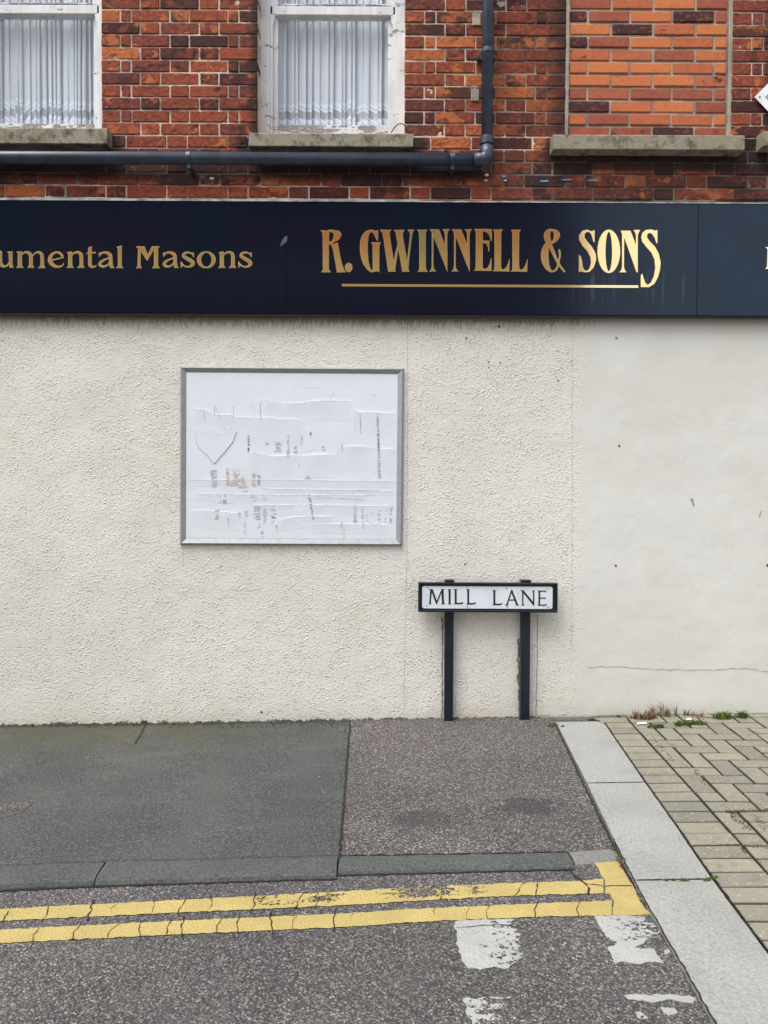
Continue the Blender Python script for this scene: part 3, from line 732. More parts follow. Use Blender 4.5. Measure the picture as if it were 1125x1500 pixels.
# course lines (world-level); courses indexed from n = 0 (joint under it at 13.9+18.4)
def cz(k): return WP(250, 290.0-18.42*k).z - 0.0   # joint height above k courses from the fascia
OPEN = [(X(-66), X(148)), (X(378), X(592)), (X(829.5), X(1070.5)), (X(1134), X(1348))]
ZTOP = cz(34); SILLZ = WP(485, 195).z; REC = 0.11
b = MB()
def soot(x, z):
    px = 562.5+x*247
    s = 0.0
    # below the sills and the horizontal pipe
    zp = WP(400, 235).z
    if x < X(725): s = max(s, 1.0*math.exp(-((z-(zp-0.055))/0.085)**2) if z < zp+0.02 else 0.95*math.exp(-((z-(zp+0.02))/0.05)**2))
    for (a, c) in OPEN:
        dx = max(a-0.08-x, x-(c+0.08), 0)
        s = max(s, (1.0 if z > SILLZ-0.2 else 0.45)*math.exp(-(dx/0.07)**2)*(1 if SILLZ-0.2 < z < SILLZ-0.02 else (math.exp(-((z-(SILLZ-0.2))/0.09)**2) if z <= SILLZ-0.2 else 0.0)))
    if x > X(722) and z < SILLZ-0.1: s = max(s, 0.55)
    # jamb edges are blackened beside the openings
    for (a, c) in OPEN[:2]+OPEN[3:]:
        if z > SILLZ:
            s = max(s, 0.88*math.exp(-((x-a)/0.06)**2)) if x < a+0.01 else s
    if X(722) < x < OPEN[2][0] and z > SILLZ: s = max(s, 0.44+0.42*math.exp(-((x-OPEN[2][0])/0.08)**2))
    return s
def brick(b, x0, x1, z0, z1, yf=0.0, dep=0.10, tone=None, new=False, jw=0.0042, fine=True):
    if x1-x0 < 0.015: return
    t = tone
    if t is None:
        r = random.random()
        if new: t = random.choice((0, 0.02, 0.1, 0.2, 0.3, 0.3, 0.38, 0.45, 0.5, 0.58)) if r < .9 else 0.95
        else: t = (random.uniform(0, 0.10) if r < 0.09 else random.uniform(0.22, 0.85) if r < 0.9 else random.uniform(0.85, 1))
    burn = (random.random()**1.3) if not new else random.random()*0.35
    if new and random.random() < 0.12: burn = 0.7
    jx0, jx1 = x0+jw+random.uniform(-.0015, .0015), x1-jw+random.uniform(-.0015, .0015)
    jz0, jz1 = z0+jw+random.uniform(-.0012, .0012), z1-jw+random.uniform(-.0012, .0012)
    yo = yf+random.uniform(-0.0035, 0.0035); sd = random.random()*100
    nx = max(3, int((jx1-jx0)/0.02)) if fine else 2; nz = 4 if fine else 2
    us = [0, 0.0] ; xs = [jx0, jx0+0.004]+[jx0+(jx1-jx0)*i/nx for i in range(1, nx)]+[jx1-0.004, jx1]
    zs = [jz0, jz0+0.004]+[jz0+(jz1-jz0)*i/nz for i in range(1, nz)]+[jz1-0.004, jz1]
    vs = []; fs = []; cs = []; W = len(xs); H = len(zs)
    chip = random.random() < 0.25 and not new
    for j, z in enumerate(zs):
        for i, x in enumerate(xs):
            e = (i in (0, W-1)) or (j in (0, H-1)); c = (i in (0, W-1)) and (j in (0, H-1))
            y = yo+(0.0032 if e else 0)+(0.003 if c else 0)+(0.0008 if new else 0.0018)*N1(x*55+sd, z*55, sd)
            if chip: y += max(0, N1(x*22+sd, z*22)-0.15)*0.012
            xx = x+0.0026*N1(z*70+sd, i)*(1 if i in (0, W-1) else 0); zz = z+0.0028*N1(x*45+sd, j)*(1 if e else 0)
            if c: xx += 0.003*(1 if i == 0 else -1); zz += 0.003*(1 if j == 0 else -1)
            vs.append((xx, y, zz)); cs.append((t, burn, (sd*7) % 1, soot(x, z) if not new else 0.0))
    for j in range(H-1):
        for i in range(W-1): fs.append((j*W+i, j*W+i+1, (j+1)*W+i+1, (j+1)*W+i))
    rim = [i for i in range(W)]+[j*W+W-1 for j in range(1, H)]+[(H-1)*W+i for i in range(W-2, -1, -1)]+[j*W for j in range(H-2, 0, -1)]
    base = len(vs)
    for r_ in rim:
        v = vs[r_]; vs.append((v[0], yf+dep, v[2])); cs.append(cs[r_])
    n = len(rim)
    for k in range(n): fs.append((rim[(k+1) % n], rim[k], base+k, base+(k+1) % n))
    b.add(vs, fs, cs)
S_, H_, Q_ = 0.2375, 0.1195, 0.066
def lay(b, x0, x1, z0, z1, kind, left_edge=True):
    tot = x1-x0
    if kind == 'A': seq = [H_, Q_]
    else: seq = []
    xs = [x0]; i = 0; alt = ['S', 'H']
    for q in seq: xs.append(xs[-1]+q)
    k = 0
    while xs[-1] < x1-0.02:
        xs.append(xs[-1]+(S_ if k % 2 == 0 else H_)); k += 1
    if abs(tot-0.955) < 0.05:   # jamb-to-jamb pier: symmetrical
        if kind == 'A': xs = list(np.cumsum([0, H_, Q_, S_, H_, S_, Q_, H_]))
        else: xs = list(np.cumsum([0, S_, H_, S_, H_, S_]))
        sc = tot/xs[-1]; xs = [x0+v*sc for v in xs]
    xs[-1] = min(xs[-1], x1) if xs[-1] > x1-0.06 else xs[-1]
    xs[-1] = x1
    fine = True
    for a, c in zip(xs[:-1], xs[1:]): brick(b, a, c, z0, z1, fine=abs((a+c)/2) < 2.6 and z0 < cz(17))
ncr = 34
piers = [(-6.0, OPEN[0][0]), (OPEN[0][1], OPEN[1][0]), (OPEN[1][1], OPEN[2][0]), (OPEN[2][1], OPEN[3][0]), (OPEN[3][1], 6.0)]
for k in range(-1, ncr):
    z0, z1 = cz(k), cz(k+1)
    if k < 5:       # full-width Flemish courses under the sills
        st = X(364+88.7*0, 280) if k % 2 == 0 else X(412, 280)
        st -= 0.3572*20; x = st
        while x < 5.6:
            if x > -6.2:
                brick(b, x, x+S_, z0, z1, fine=abs(x) < 2.6); brick(b, x+S_, x+S_+H_, z0, z1, fine=abs(x) < 2.6)
            x += S_+H_
    else:
        for (a, c) in piers: lay(b, a, c, z0, z1, 'A' if k % 2 == 0 else 'B')
# mortar body with the openings left out
def grid_wall(b, x0, x1, z0, z1, y0, y1, step=0.03, front=True):
    nx = max(1, int((x1-x0)/step)); nz = max(1, int((z1-z0)/step)); vs = []; fs = []; cs = []
    for j in range(nz+1):
        for i in range(nx+1):
            x = x0+(x1-x0)*i/nx; z = z0+(z1-z0)*j/nz
            vs.append((x, y0, z)); cs.append((0.5, 0.5, 0.5, soot(x, z)))
    for j in range(nz):
        for i in range(nx): fs.append((j*(nx+1)+i, j*(nx+1)+i+1, (j+1)*(nx+1)+i+1, (j+1)*(nx+1)+i))
    b.add(vs, fs, cs, 1)
    for (a, c) in (((x0, x0), 1), ((x1, x1), 0)):
        X_ = a[0]; f = (0, 1, 2, 3) if c == 0 else (3, 2, 1, 0)
        b.add([(X_, y0, z0), (X_, y1, z0), (X_, y1, z1), (X_, y0, z1)], [f], (0.5, 0.5, 0.5, 0.2), 1)
MY = 0.0055
zb = cz(5)
grid_wall(b, -6, 6, cz(-1), zb, MY, 0.2)
for (a, c) in piers: grid_wall(b, a+0.003 if a > -5.9 else a, c-0.003 if c < 5.9 else c, zb, ZTOP, MY, 0.2)
brw = b.build('brick_wall', [M_brick, M_mortar], bld)
# bricked-up window
a, c = OPEN[2]
b = MB(); k = 0; zk = [WP(950, 202-18.98*i).z for i in range(0, 30)]
for i in range(29):
    z0, z1 = zk[i], zk[i+1]
    xl, xr = a+0.016, c-0.016; w_ = xr-xl; st = 0.2535*w_/0.955
    xs = [xl+st*j for j in range(5)] if i % 2 == 0 else [xl, xl+st*0.45]+[xl+st*(0.45+j) for j in range(1, 4)]+[xr]
    xs = sorted(set([round(min(v, xr), 5) for v in xs])); xs[-1] = xr
    for p, q in zip(xs[:-1], xs[1:]): brick(b, p, q, z0, z1, yf=0.014, new=True, jw=0.0072, fine=i < 14)
nb = len(b.v)
b.box(a-0.002, c+0.002, 0.0235, 0.19, zk[0]-0.02, ZTOP, (0.5, 0.5, 0.5, 0), 1)
inf = b.build('infill_wall', [M_newbrick, M_cement], bld)
b = MB()
for (p, q) in ((a-0.006, a+0.015), (c-0.016, c+0.010)):
    n = 60; vs = []; fs = []
    for i in range(n+1):
        z = SILLZ+(ZTOP-SILLZ)*i/n; w0 = 0.004*N1(z*14, p); w1 = 0.005*N1(z*14, q+4)
        vs += [(p+w0, 0.006, z), (p+w0+0.002, -0.003, z), (q+w1-0.002, 0.004, z), (q+w1, 0.020, z)]
    for i in range(n):
        for j in range(3): fs.append((4*i+j, 4*i+j+1, 4*i+5+j, 4*i+4+j))
    b.add(vs, fs)
b.build('mortar_bead', M_cement, bld)

# sills
def sill(name, px0, px1, pyt, pyb, parent, prot=0.085, cracks=()):
    b = MB(); A = WP(px0, pyt, -prot); B_ = WP(px1, pyb, -prot); zt = WP((px0+px1)/2, pyt, -prot).z; zb_ = WP((px0+px1)/2, pyb, -prot).z
    cuts = [A.x]+[WP(c_, pyt, -prot).x for c_ in cracks]+[B_.x]
    for u, v in zip(cuts[:-1], cuts[1:]):
        n = max(3, int((v-u)/0.02)); m = 5; vs = []; fs = []
        prof = [(0.12, zt+0.022), (-prot+0.006, zt+0.003), (-prot, zt-0.003), (-prot, (zt+zb_)/2), (-prot, zb_+0.003), (-prot+0.005, zb_), (0.12, zb_)]
        m = len(prof)
        for i in range(n+1):
            x = u+(v-u)*i/n
            if i == 0: x += 0.0015
            if i == n: x -= 0.0015
            for j, (yy, zz) in enumerate(prof):
                vs.append((x, yy+0.0015*N1(x*40, j), zz+0.0018*N1(x*40, j*3.1)))
        for i in range(n):
            for j in range(m): fs.append((i*m+j, (i+1)*m+j, (i+1)*m+(j+1) % m, i*m+(j+1) % m))
        fs += [tuple(range(m)), tuple(range(n*m+m-1, n*m-1, -1))]
        b.add(vs, fs)
    return b.build(name, M_sill, parent)
# windows
def window(i, px_sl, px_sr, sy0, sy1, net_label):
    a, c = OPEN[i]; FY = REC
    fr = MB(); zs = SILLZ+0.004
    jw = 0.052
    for (x0, x1) in ((a-0.01, a+jw), (c-jw, c+0.01)): fr.box(x0, x1, FY, FY+0.10, zs, ZTOP-0.01)
    for (x0, x1) in ((a+jw, a+jw+0.016), (c-jw-0.016, c-jw)): fr.box(x0, x1, FY+0.012, FY+0.03, zs+0.002, ZTOP-0.01)
    f = fr.build('window', M_paint, bld); bevel(f, 0.003)
    x0, x1 = a+jw+0.002, c-jw-0.002
    zmr_t, zmr_b = WP(485, 7.0, FY).z, WP(485, 20.0, FY).z
    zbr_t, zbr_b = WP(485, 179.0, FY).z, SILLZ+0.006
    st = 0.042; y = FY+0.034
    def sash(z0, z1, br, tr, yy):
        s = MB()
        for (p, q) in ((x0, x0+st), (x1-st, x1)): s.box(p, q, yy, yy+0.04, z0, z1)
        s.box(x0+st+0.0005, x1-st-0.0005, yy+0.001, yy+0.039, z1-tr, z1-0.0005)
        o = s.build('sash', M_paint, f); bevel(o, 0.003)
        s = MB(); s.box(x0+st+0.0005, x1-st-0.0005, yy-0.001, yy+0.039, z0+0.0005, z0+br)
        o2 = s.build('sash_rail', M_peel, f); bevel(o2, 0.003)
        g = MB(); ga, gc, ge, gf, gy = x0+st-0.004, x1-st+0.004, z0+br-0.004, z1-tr+0.004, yy+0.018
        g.add([(ga, gy, ge), (gc, gy, ge), (gc, gy, gf), (ga, gy, gf)], [(0, 1, 2, 3)])
        g.build('pane', M_glass, f)
    sash(zbr_b, zmr_t-0.012, zbr_t-zbr_b, zmr_t-zmr_b-0.012, y+0.002)      # lower sash
    m = MB(); m.box(x0-0.004, x1+0.004, y-0.022, y+0.001, zmr_b, zmr_t); bevel(m.build('meeting_rail', M_paint, f), 0.004)
    for xx, sg in ((x0+0.012, 1), (x1-0.012, -1)):
        pr = [(xx-0.014, zmr_b), (xx+0.014, zmr_b), (xx+0.011, zmr_b-0.03), (xx+0.004, zmr_b-0.05), (xx-0.004, zmr_b-0.055), (xx-0.011, zmr_b-0.04)]
        m = MB(); m.poly([pr], lambda u, v: (u, y-0.02, v), 0.02, (0, -1, 0)); m.build('sash_horn', M_paint, f)
    sash(zmr_t+0.002, zmr_t+0.95, 0.012, 0.05, y-0.02)                      # upper sash
    sill('sill', px_sl, px_sr, sy0, sy1, f)
    # net curtain hanging inside
    rnd = random.Random(i*13+5); xa, xb = a+0.02, c-0.02; x = xa; path = []; u = 0; yb = FY+0.125
    path = [(xa, yb)]
    while x < xb:
        wv = rnd.choice((0.018, 0.026, 0.034, 0.045)); dep = rnd.uniform(0.010, 0.030)
        back = rnd.uniform(0.3, 0.75)*wv
        path += [(x+wv*0.5, yb-dep*0.8), (x+wv, yb-dep), (x+wv*1.04, yb-dep*0.4), (x+wv-back, yb+dep*0.3), (x+wv-back*0.9, yb+dep*0.6), (x+wv-back*0.3, yb+dep*0.7)]
        x = path[-1][0]+rnd.choice((0.0, 0.0, 0.003, 0.016, 0.03))
    P = []
    for j in range(len(path)-1):
        p0 = path[max(j-1, 0)]; p1 = path[j]; p2 = path[j+1]; p3 = path[min(j+2, len(path)-1)]
        for t in (0, 0.25, 0.5, 0.75):
            q = [0.5*((2*p1[d])+(-p0[d]+p2[d])*t+(2*p0[d]-5*p1[d]+4*p2[d]-p3[d])*t*t+(-p0[d]+3*p1[d]-3*p2[d]+p3[d])*t**3) for d in (0, 1)]
            P.append((min(max(q[0], xa), xb), q[1]))
    hem = SILLZ-0.005+0.03; top = ZTOP-0.06; nz = 10; vs = []; fs = []; uv = []
    arc = [0]
    for j in range(1, len(P)): arc.append(arc[-1]+math.dist(P[j], P[j-1]))
    for r_ in range(nz+1):
        z = hem+(top-hem)*r_/nz
        for j, (px_, py_) in enumerate(P):
            vs.append((px_+0.006*N1(z*1.2, j*0.08), py_+0.008*N1(z*1.5, j*0.1, 4), z)); uv.append((arc[j], z-hem))
    W = len(P)
    for r_ in range(nz):
        for j in range(W-1): fs.append((r_*W+j, r_*W+j+1, (r_+1)*W+j+1, (r_+1)*W+j))
    cb = MB(); cb.add(vs, fs); o = cb.build('net_curtain', M_net, smooth=True)
    ul = o.data.uv_layers.new(name='UVMap')
    for lp_ in o.data.loops: ul.data[lp_.index].uv = uv[lp_.vertex_index]
    tag(o, net_label, 'curtain', 'net curtains behind the upstairs windows')
window(0, -84, 157, 187.5, 210, 'white net curtain with lace hem in the upstairs window cut by the left edge')
window(1, 364, 605.5, 195.5, 214.5, 'white net curtain with lace hem behind the whole upstairs window beside the drainpipe')
# the next window starts just outside the frame: only the end of its sill shows
window(3, 1118, 1362, 193, 214, 'white net curtain behind the upstairs window past the diamond sign')
sill('sill', 810, 1091, 198, 219, bld, cracks=(907,))
b = MB()
b.box(-6, 6, 1.6, 1.65, FAS_T, ZTOP); b.box(-6, 6, 0.2, 1.6, FAS_T-0.05, FAS_T); b.box(-6, 6, 0.2, 1.6, ZTOP, ZTOP+0.05)
b.box(-6, -5.95, 0.2, 1.6, FAS_T, ZTOP); b.box(5.95, 6, 0.2, 1.6, FAS_T, ZTOP)
b.build('room_lining', M_room, bld)
# pins, plugs and holes left in the render
def disc(px, py, r, mat, name, deep=0.004):
    p = WP(px, py, WALLY); b = MB(); b.cyl((p.x, WALLY+0.001, p.z), (p.x, WALLY-deep, p.z), r, r*0.8, 10)
    return b.build(name, mat, bld)
for (px, py, r, m, nm) in ((731, 478, .0075, M_dark, 'hole'), (683, 495, .007, M_haunch, 'wall_plug'), (903, 495, .008, M_screw, 'screw'), (715.5, 530, .0045, M_dark, 'hole'),
                       (716, 538, .004, M_rust, 'wall_plug'), (732.5, 531, .005, M_rust, 'wall_plug'), (817.5, 557, .005, M_rust, 'wall_plug'), (907, 653, .006, M_dark, 'hole'),
                       (902, 828.5, .0065, M_dark, 'hole'), (681, 826, .007, M_haunch, 'wall_plug'), (1124, 828, .0075, M_dark, 'hole'), (383, 1043, .006, M_dark, 'hole')):
    disc(px, py, r, m, nm)
def wall_line(b, pts, wd, y=WALLY-0.0012, amp=0.004, seed=0.0, step=0.01):
    Q = [(WP(px, py, WALLY).x, WP(px, py, WALLY).z) for px, py in pts]; P = jag(Q, step, amp, seed, closed=False, fr=22); vs = []; fs = []
    for i, p in enumerate(P):
        q = Vector(P[min(i+1, len(P)-1)])-Vector(P[max(i-1, 0)]); nn = Vector((-q.y, q.x)); nn = nn/(nn.length or 1)
        w2 = wd*(0.5+0.45*N1(i*0.5+seed, 2))
        for s in (-1, 1): vs.append((p[0]+nn.x*w2*s, y, p[1]+nn.y*w2*s))
    for i in range(len(P)-1): fs.append((2*i, 2*i+1, 2*i+3, 2*i+2))
    b.add(vs, fs)
b = MB(); wall_line(b, [(862, 978), (885, 976), (925, 978), (965, 981), (1000, 981), (1040, 982), (1075, 979), (1100, 980), (1125, 984), (1180, 986)], 0.0042, amp=0.006, seed=1); b.build('render_crack', M_crackwall, bld)
b = MB(); wall_line(b, [(597, 468), (597, 640), (596, 820), (591, 1054)], 0.0016, amp=0.001, seed=2); b.build('render_crack', M_crackwall, bld)
b = MB(); wall_line(b, [(597, 820), (605, 851)], 0.0016, amp=0.002, seed=9); b.build('render_crack', M_crackwall, bld)
b = MB(); wall_line(b, [(838, 470), (838, 700), (838, 880), (837, 950)], 0.0014, amp=0.001, seed=4); b.build('render_crack', M_crackwall, bld)
b = MB(); wall_line(b, [(268, 803), (268, 830)], 0.0022, amp=0.002, seed=3); b.build('render_crack', M_crackwall, bld)
b = MB(); wall_line(b, [(787, 900), (787, 960), (785, 1050)], 0.0035, amp=0.003, seed=5); b.build('dark_line', M_darkline, bld)  # dark lines on the render beside the two sign posts
b = MB(); wall_line(b, [(760, 935), (759, 975), (760, 1010), (761, 1050)], 0.010, amp=0.010, seed=6); b.build('dark_line', M_darkline, bld)
b = MB(); wall_line(b, [(648, 905), (648, 1000), (647, 1055)], 0.006, amp=0.006, seed=12); b.build('dark_line', M_darkline, bld)
b = MB(); wall_line(b, [(1013, 730), (1016, 741)], 0.014, amp=0.002, seed=7); b.build('chip', M_crackwall, bld)
b = MB(); wall_line(b, [(1116, 748), (1112, 757)], 0.007, amp=0.002, seed=8); b.build('chip', M_crackwall, bld)

for (pa, pb0, qa, qb) in ((692, 704, 19, 37), (690, 702, 130, 148)):
    b = MB(); p0_, p1_ = WP(pa, qb, -0.004), WP(pb0, qa, -0.004); b.box(p0_.x, p1_.x, -0.006, 0.01, p0_.z, p1_.z); bevel(b.build('mortar_patch', M_cement, bld), 0.003)
M_blue = mat_flat('blue paint fleck', (0.09, 0.30, 0.50), 0.7); M_wf = mat_flat('white paint fleck', (0.6, 0.58, 0.52), 0.8)
for (px, py, ww, hh_, m_) in ((738, 258, 5, 4, M_blue), (797, 265, 16, 3, M_blue), (830, 263, 18, 2, M_blue), (868, 264, 20, 2, M_blue), (740, 264, 5, 2, M_wf), (712, 264, 5, 3, M_wf), (310, 261, 7, 4, M_wf), (713, 256, 6, 4, M_wf)):
    q_ = [WP(px+dx, py+dy, -0.0065) for dx, dy in ((-ww/2, 0), (-ww/5, hh_/2), (ww/3, hh_/2.5), (ww/2, 0), (ww/4, -hh_/2), (-ww/4, -hh_/3))]
    b = MB(); b.poly([jag([(v.x, v.z) for v in q_], 0.004, 0.002, px, fr=90)], lambda u, v: (u, -0.0055, v), 0.004, (0, -1, 0)); b.build('paint_fleck', m_, bld)

# ================================================================ FASCIA SIGN
fas = thing('fascia_sign', 'long navy shop fascia board with gilded serif lettering above the rendered wall', 'sign')
FY = -0.072
jx = [-5.5, WP(420, 380, FY).x, WP(1022, 380, FY).x, 5.5]
for k in range(3):
    b = MB(); g = 0.0004 if k == 0 else 0.0018
    b.box(jx[k]+(0.0004 if k == 1 else 0.0015 if k == 2 else 0), jx[k+1]-(0.0004 if k == 0 else 0.0015), FY, FY+0.03, FAS_B+0.006, FAS_T-0.004)
    bevel(b.build('panel', M_navy, fas), 0.0012, 1)
b = MB(); b.box(-5.5, 5.5, FY+0.0305, WALLY-0.0005, FAS_B+0.010, FAS_T-0.012); b.build('backing_frame', M_under, fas)
b = MB(); b.box(-5.5, 5.5, FY+0.006, FY+0.029, FAS_B-0.006, FAS_B+0.0055); b.build('bottom_trim', M_under, fas)
b = MB(); n = 160; vs = []; fs = []
for i in range(n+1):
    x = -5.5+11*i/n; q = 0.003*N1(x*5); thin = 0.010 if x < 0.2 else 0.002
    zt = FAS_T
    vs += [(x, FY-0.004, zt-0.006+q*0.3), (x, FY-0.004, zt+thin*0.6+q), (x, -0.004, zt+0.014+thin+2*q), (x, 0.006, zt+0.018+thin+2*q)]
for i in range(n):
    for j in range(3): fs.append((4*i+j, 4*i+4+j, 4*i+5+j, 4*i+1+j))
b.add(vs, fs); b.build('flashing', M_lead, fas)

M_scuff = mat_flat('pale scuff', (0.05, 0.07, 0.10), 0.6)
q_ = [(410, 361), (413, 352), (419, 345), (421, 347), (420, 354), (415, 358)]
b = MB(); b.poly([[(WP(x_, y_, FY-0.0006).x, WP(x_, y_, FY-0.0006).z) for x_, y_ in q_]], lambda u, v: (u, FY-0.0006, v), 0.0004, (0, -1, 0)); b.build('scuff', M_scuff, fas)
# ---- glyphs drawn as signed-distance shapes, traced to outlines
def sd_poly(P, x, y):
    P = np.array(P, float); n = len(P); d = np.full(x.shape, 1e18); s = np.ones(x.shape)
    for i in range(n):
        a = P[i]; b_ = P[i-1]; e = b_-a; wx = x-a[0]; wy = y-a[1]
        t = np.clip((wx*e[0]+wy*e[1])/(e@e+1e-12), 0, 1); bx_ = wx-e[0]*t; by_ = wy-e[1]*t; d = np.minimum(d, bx_*bx_+by_*by_)
        c1 = y >= a[1]; c2 = y < b_[1]; c3 = e[0]*wy > e[1]*wx
        flip = (c1 & c2 & c3) | (~c1 & ~c2 & ~c3); s = np.where(flip, -s, s)
    return s*np.sqrt(d)
def cat(P, closed, k=5):
    P = np.array(P, float); n = len(P); out = []
    for i in range(n if closed else n-1):
        g = (lambda j: P[j % n]) if closed else (lambda j: P[min(max(j, 0), n-1)])
        p0, p1, p2, p3 = g(i-1), g(i), g(i+1), g(i+2)
        for t in np.arange(k)/k: out.append(0.5*((2*p1)+(-p0+p2)*t+(2*p0-5*p1+4*p2-p3)*t*t+(-p0+3*p1-3*p2+p3)*t**3))
    if not closed: out.append(P[-1])
    return np.array(out)
def sd_stroke(P, x, y):
    P = cat(P, False, 4); d = np.full(x.shape, 1e9)
    for a, b_ in zip(P[:-1], P[1:]):
        e = (b_-a)[:2]; wx = x-a[0]; wy = y-a[1]; t = np.clip((wx*e[0]+wy*e[1])/(e@e+1e-9), 0, 1)
        d = np.minimum(d, np.hypot(wx-e[0]*t, wy-e[1]*t)-(a[2]+(b_[2]-a[2])*t))
    return d
def contours(D, x0, y0, h):
    ny, nx = D.shape; nxt = {}
    def ip(i, j, k, l):
        a, c = D[j, i], D[l, k]; t = a/(a-c); return (x0+h*(i+(k-i)*t), y0+h*(j+(l-j)*t))
    segs = {}; pos = {}
    ins = D < 0
    cand = np.argwhere((ins[:-1, :-1].astype(int)+ins[1:, :-1]+ins[:-1, 1:]+ins[1:, 1:]) % 4 != 0)
    for j, i in cand:
        c = [(i, j), (i+1, j), (i+1, j+1), (i, j+1)]; v = [ins[q[1], q[0]] for q in c]
        ed = []
        for k in range(4):
            a, b_ = c[k], c[(k+1) % 4]
            if v[k] != v[(k+1) % 4]:
                key = (min(a, b_), max(a, b_)); pos[key] = ip(*a, *b_); ed.append((key, bool(v[k])))
        # walk from leaving edges to entering edges keeping the inside on one side
        outs = [e for e in ed if e[1]]; inn = [e for e in ed if not e[1]]
        if len(ed) == 2: segs[outs[0][0]] = inn[0][0]
        elif len(ed) == 4:
            idx = [e[1] for e in ed]
            for q in range(4):
                if ed[q][1]: segs[ed[q][0]] = ed[(q+1) % 4][0] if False else ed[q-1][0]
    loops = []
    while segs:
        k0 = next(iter(segs)); k = k0; lp = []
        while k in segs: lp.append(pos[k]); k = segs.pop(k)
        if len(lp) > 5: loops.append(simplify(lp, h*0.10))
    return [l for l in loops if len(l) > 2]
def simplify(P, tol):
    def rdp(a, b_):
        if b_-a < 2: return []
        A = np.array(P[a]); B = np.array(P[b_]); e = B-A; L = np.hypot(*e)+1e-9
        Q = np.array(P[a+1:b_]); d = np.abs((Q[:, 0]-A[0])*e[1]-(Q[:, 1]-A[1])*e[0])/L; k = int(d.argmax())
        if d[k] < tol: return []
        k += a+1; return rdp(a, k)+[k]+rdp(k, b_)
    n = len(P); m = n//2; idx = [0]+rdp(0, m)+[m]+rdp(m, n-1)+[n-1]
    return [P[i] for i in idx]
def glyph(parts, h=3.0, grow=0.0):
    xs = []; ys = []
    for p in parts:
        for q in p[1]: xs.append(q[0]); ys.append(q[1])
    m = 26+abs(grow); x0, x1, y0, y1 = min(xs)-m, max(xs)+m, min(ys)-m, max(ys)+m
    gx, gy = np.meshgrid(np.arange(x0, x1, h)+0.0137, np.arange(y0, y1, h)+0.0071); D = np.full(gx.shape, 1e9)
    for p in parts:
        kd = p[0]
        if kd.endswith('p'): d = sd_poly(p[1], gx, gy)
        elif kd.endswith('c'): d = sd_poly(cat(p[1], True), gx, gy)
        else: d = sd_stroke(p[1], gx, gy)
        D = np.maximum(D, -d) if kd[0] == '-' else np.minimum(D, d)
    D = D-grow; D[D == 0] = 1e-6
    return contours(D, gx[0, 0], gy[0, 0], h)
def ell(cx, cy, rx, ry, n=28): return [(cx+rx*math.cos(2*math.pi*i/n), cy+ry*math.sin(2*math.pi*i/n)) for i in range(n)]
def sh(parts, dx, dy=0.0): return [(p[0], [(q[0]+dx, q[1]+dy)+tuple(q[2:]) for q in p[1]]) for p in parts]
def put(parts, o, sc, yp, mat, parent, th=0.003, h=3.0, name='letter', grow=0.0, out=True):
    loops = glyph(parts, h, grow); b = MB()
    b.poly(loops, lambda u, v: WP(o[0]+u/sc, o[1]+v/sc, yp), th, (0, -1, 0)); return b.build(name, mat, parent)
GA = ((460, 325), 7.031); GB = ((610, 325), 6.618); GC = ((780, 325), 5.625); GD = ((0, 345), 5.921); GE = ((190, 345), 5.921)
G_R = [('p', [(64,88),(158,92),(152,110),(152,490),(176,520),(74,520),(92,490),(92,480),(90,130),(84,104)]),
       ('c', [(145,90),(215,88),(258,96),(280,130),(262,175),(215,208),(165,218),(148,214)]), ('-c', [(158,112),(185,108),(203,130),(200,165),(180,198),(157,206)]),
       ('p', [(172,235),(244,216),(252,260),(268,350),(290,440),(312,500),(328,520),(236,521),(226,450),(205,330),(190,265)]), ('p', [(148,203),(195,212),(190,240),(172,238),(148,228)])]
G_dot = [('p', ell(357, 470, 38, 48))]
G_G = [('p', [(660,84),(660,195),(648,190),(628,150),(612,118),(590,105),(572,118),(560,150),(553,220),(552,300),(560,400),(575,470),(592,500),(603,498),(605,470),(605,260),(603,235),(588,212),(688,212),(676,235),(672,300),(672,470),(674,522),(655,510),(630,512),(600,522),(570,512),(545,490),(510,440),(487,380),(473,300),(475,210),(490,155),(510,120),(535,98),(570,84),(600,82),(630,94),(645,94)])]
G_W = [('p', [(680,82),(795,84),(780,100),(778,130),(822,410),(838,500),(844,514),(766,514),(758,470),(715,160),(705,115)]), ('p', [(815,430),(858,240),(872,250),(838,470),(832,500)]),
       ('p', [(820,84),(934,84),(920,100),(912,140),(960,410),(975,495),(985,514),(908,514),(905,480),(868,270),(848,150),(842,110)]), ('p', [(955,420),(972,300),(990,130),(984,105),(966,82),(1034,80),(1018,104),(1008,150),(980,380),(972,470),(966,440)])]
G_I = [('p', [(8,78),(104,78),(92,100),(90,130),(90,440),(96,470),(110,484),(12,484),(26,468),(30,440),(28,130),(24,100)])]
G_N = [('p', [(146,100),(165,140),(164,430),(172,460),(192,480),(124,482),(142,462),(150,430),(150,110)]), ('p', [(130,74),(218,74),(300,290),(300,484),(160,125),(146,100)]),
       ('p', [(276,240),(278,130),(272,100),(254,74),(322,72),(304,96),(298,130),(300,484),(284,440),(280,280)])]
G_E = [('p', [(562,70),(730,72),(730,186),(724,184),(715,150),(695,112),(665,94),(642,94),(642,184),(706,184),(706,286),(699,284),(694,240),(676,212),(650,206),(642,210),(642,430),(648,452),(668,458),(695,440),(712,405),(726,350),(728,476),(556,474),(572,458),(575,430),(578,130),(576,94)])]
G_L = [('p', [(744,76),(838,74),(824,94),(822,120),(820,430),(826,456),(846,462),(872,440),(892,395),(902,356),(900,482),(740,478),(756,462),(758,430),(758,120),(756,96)])]
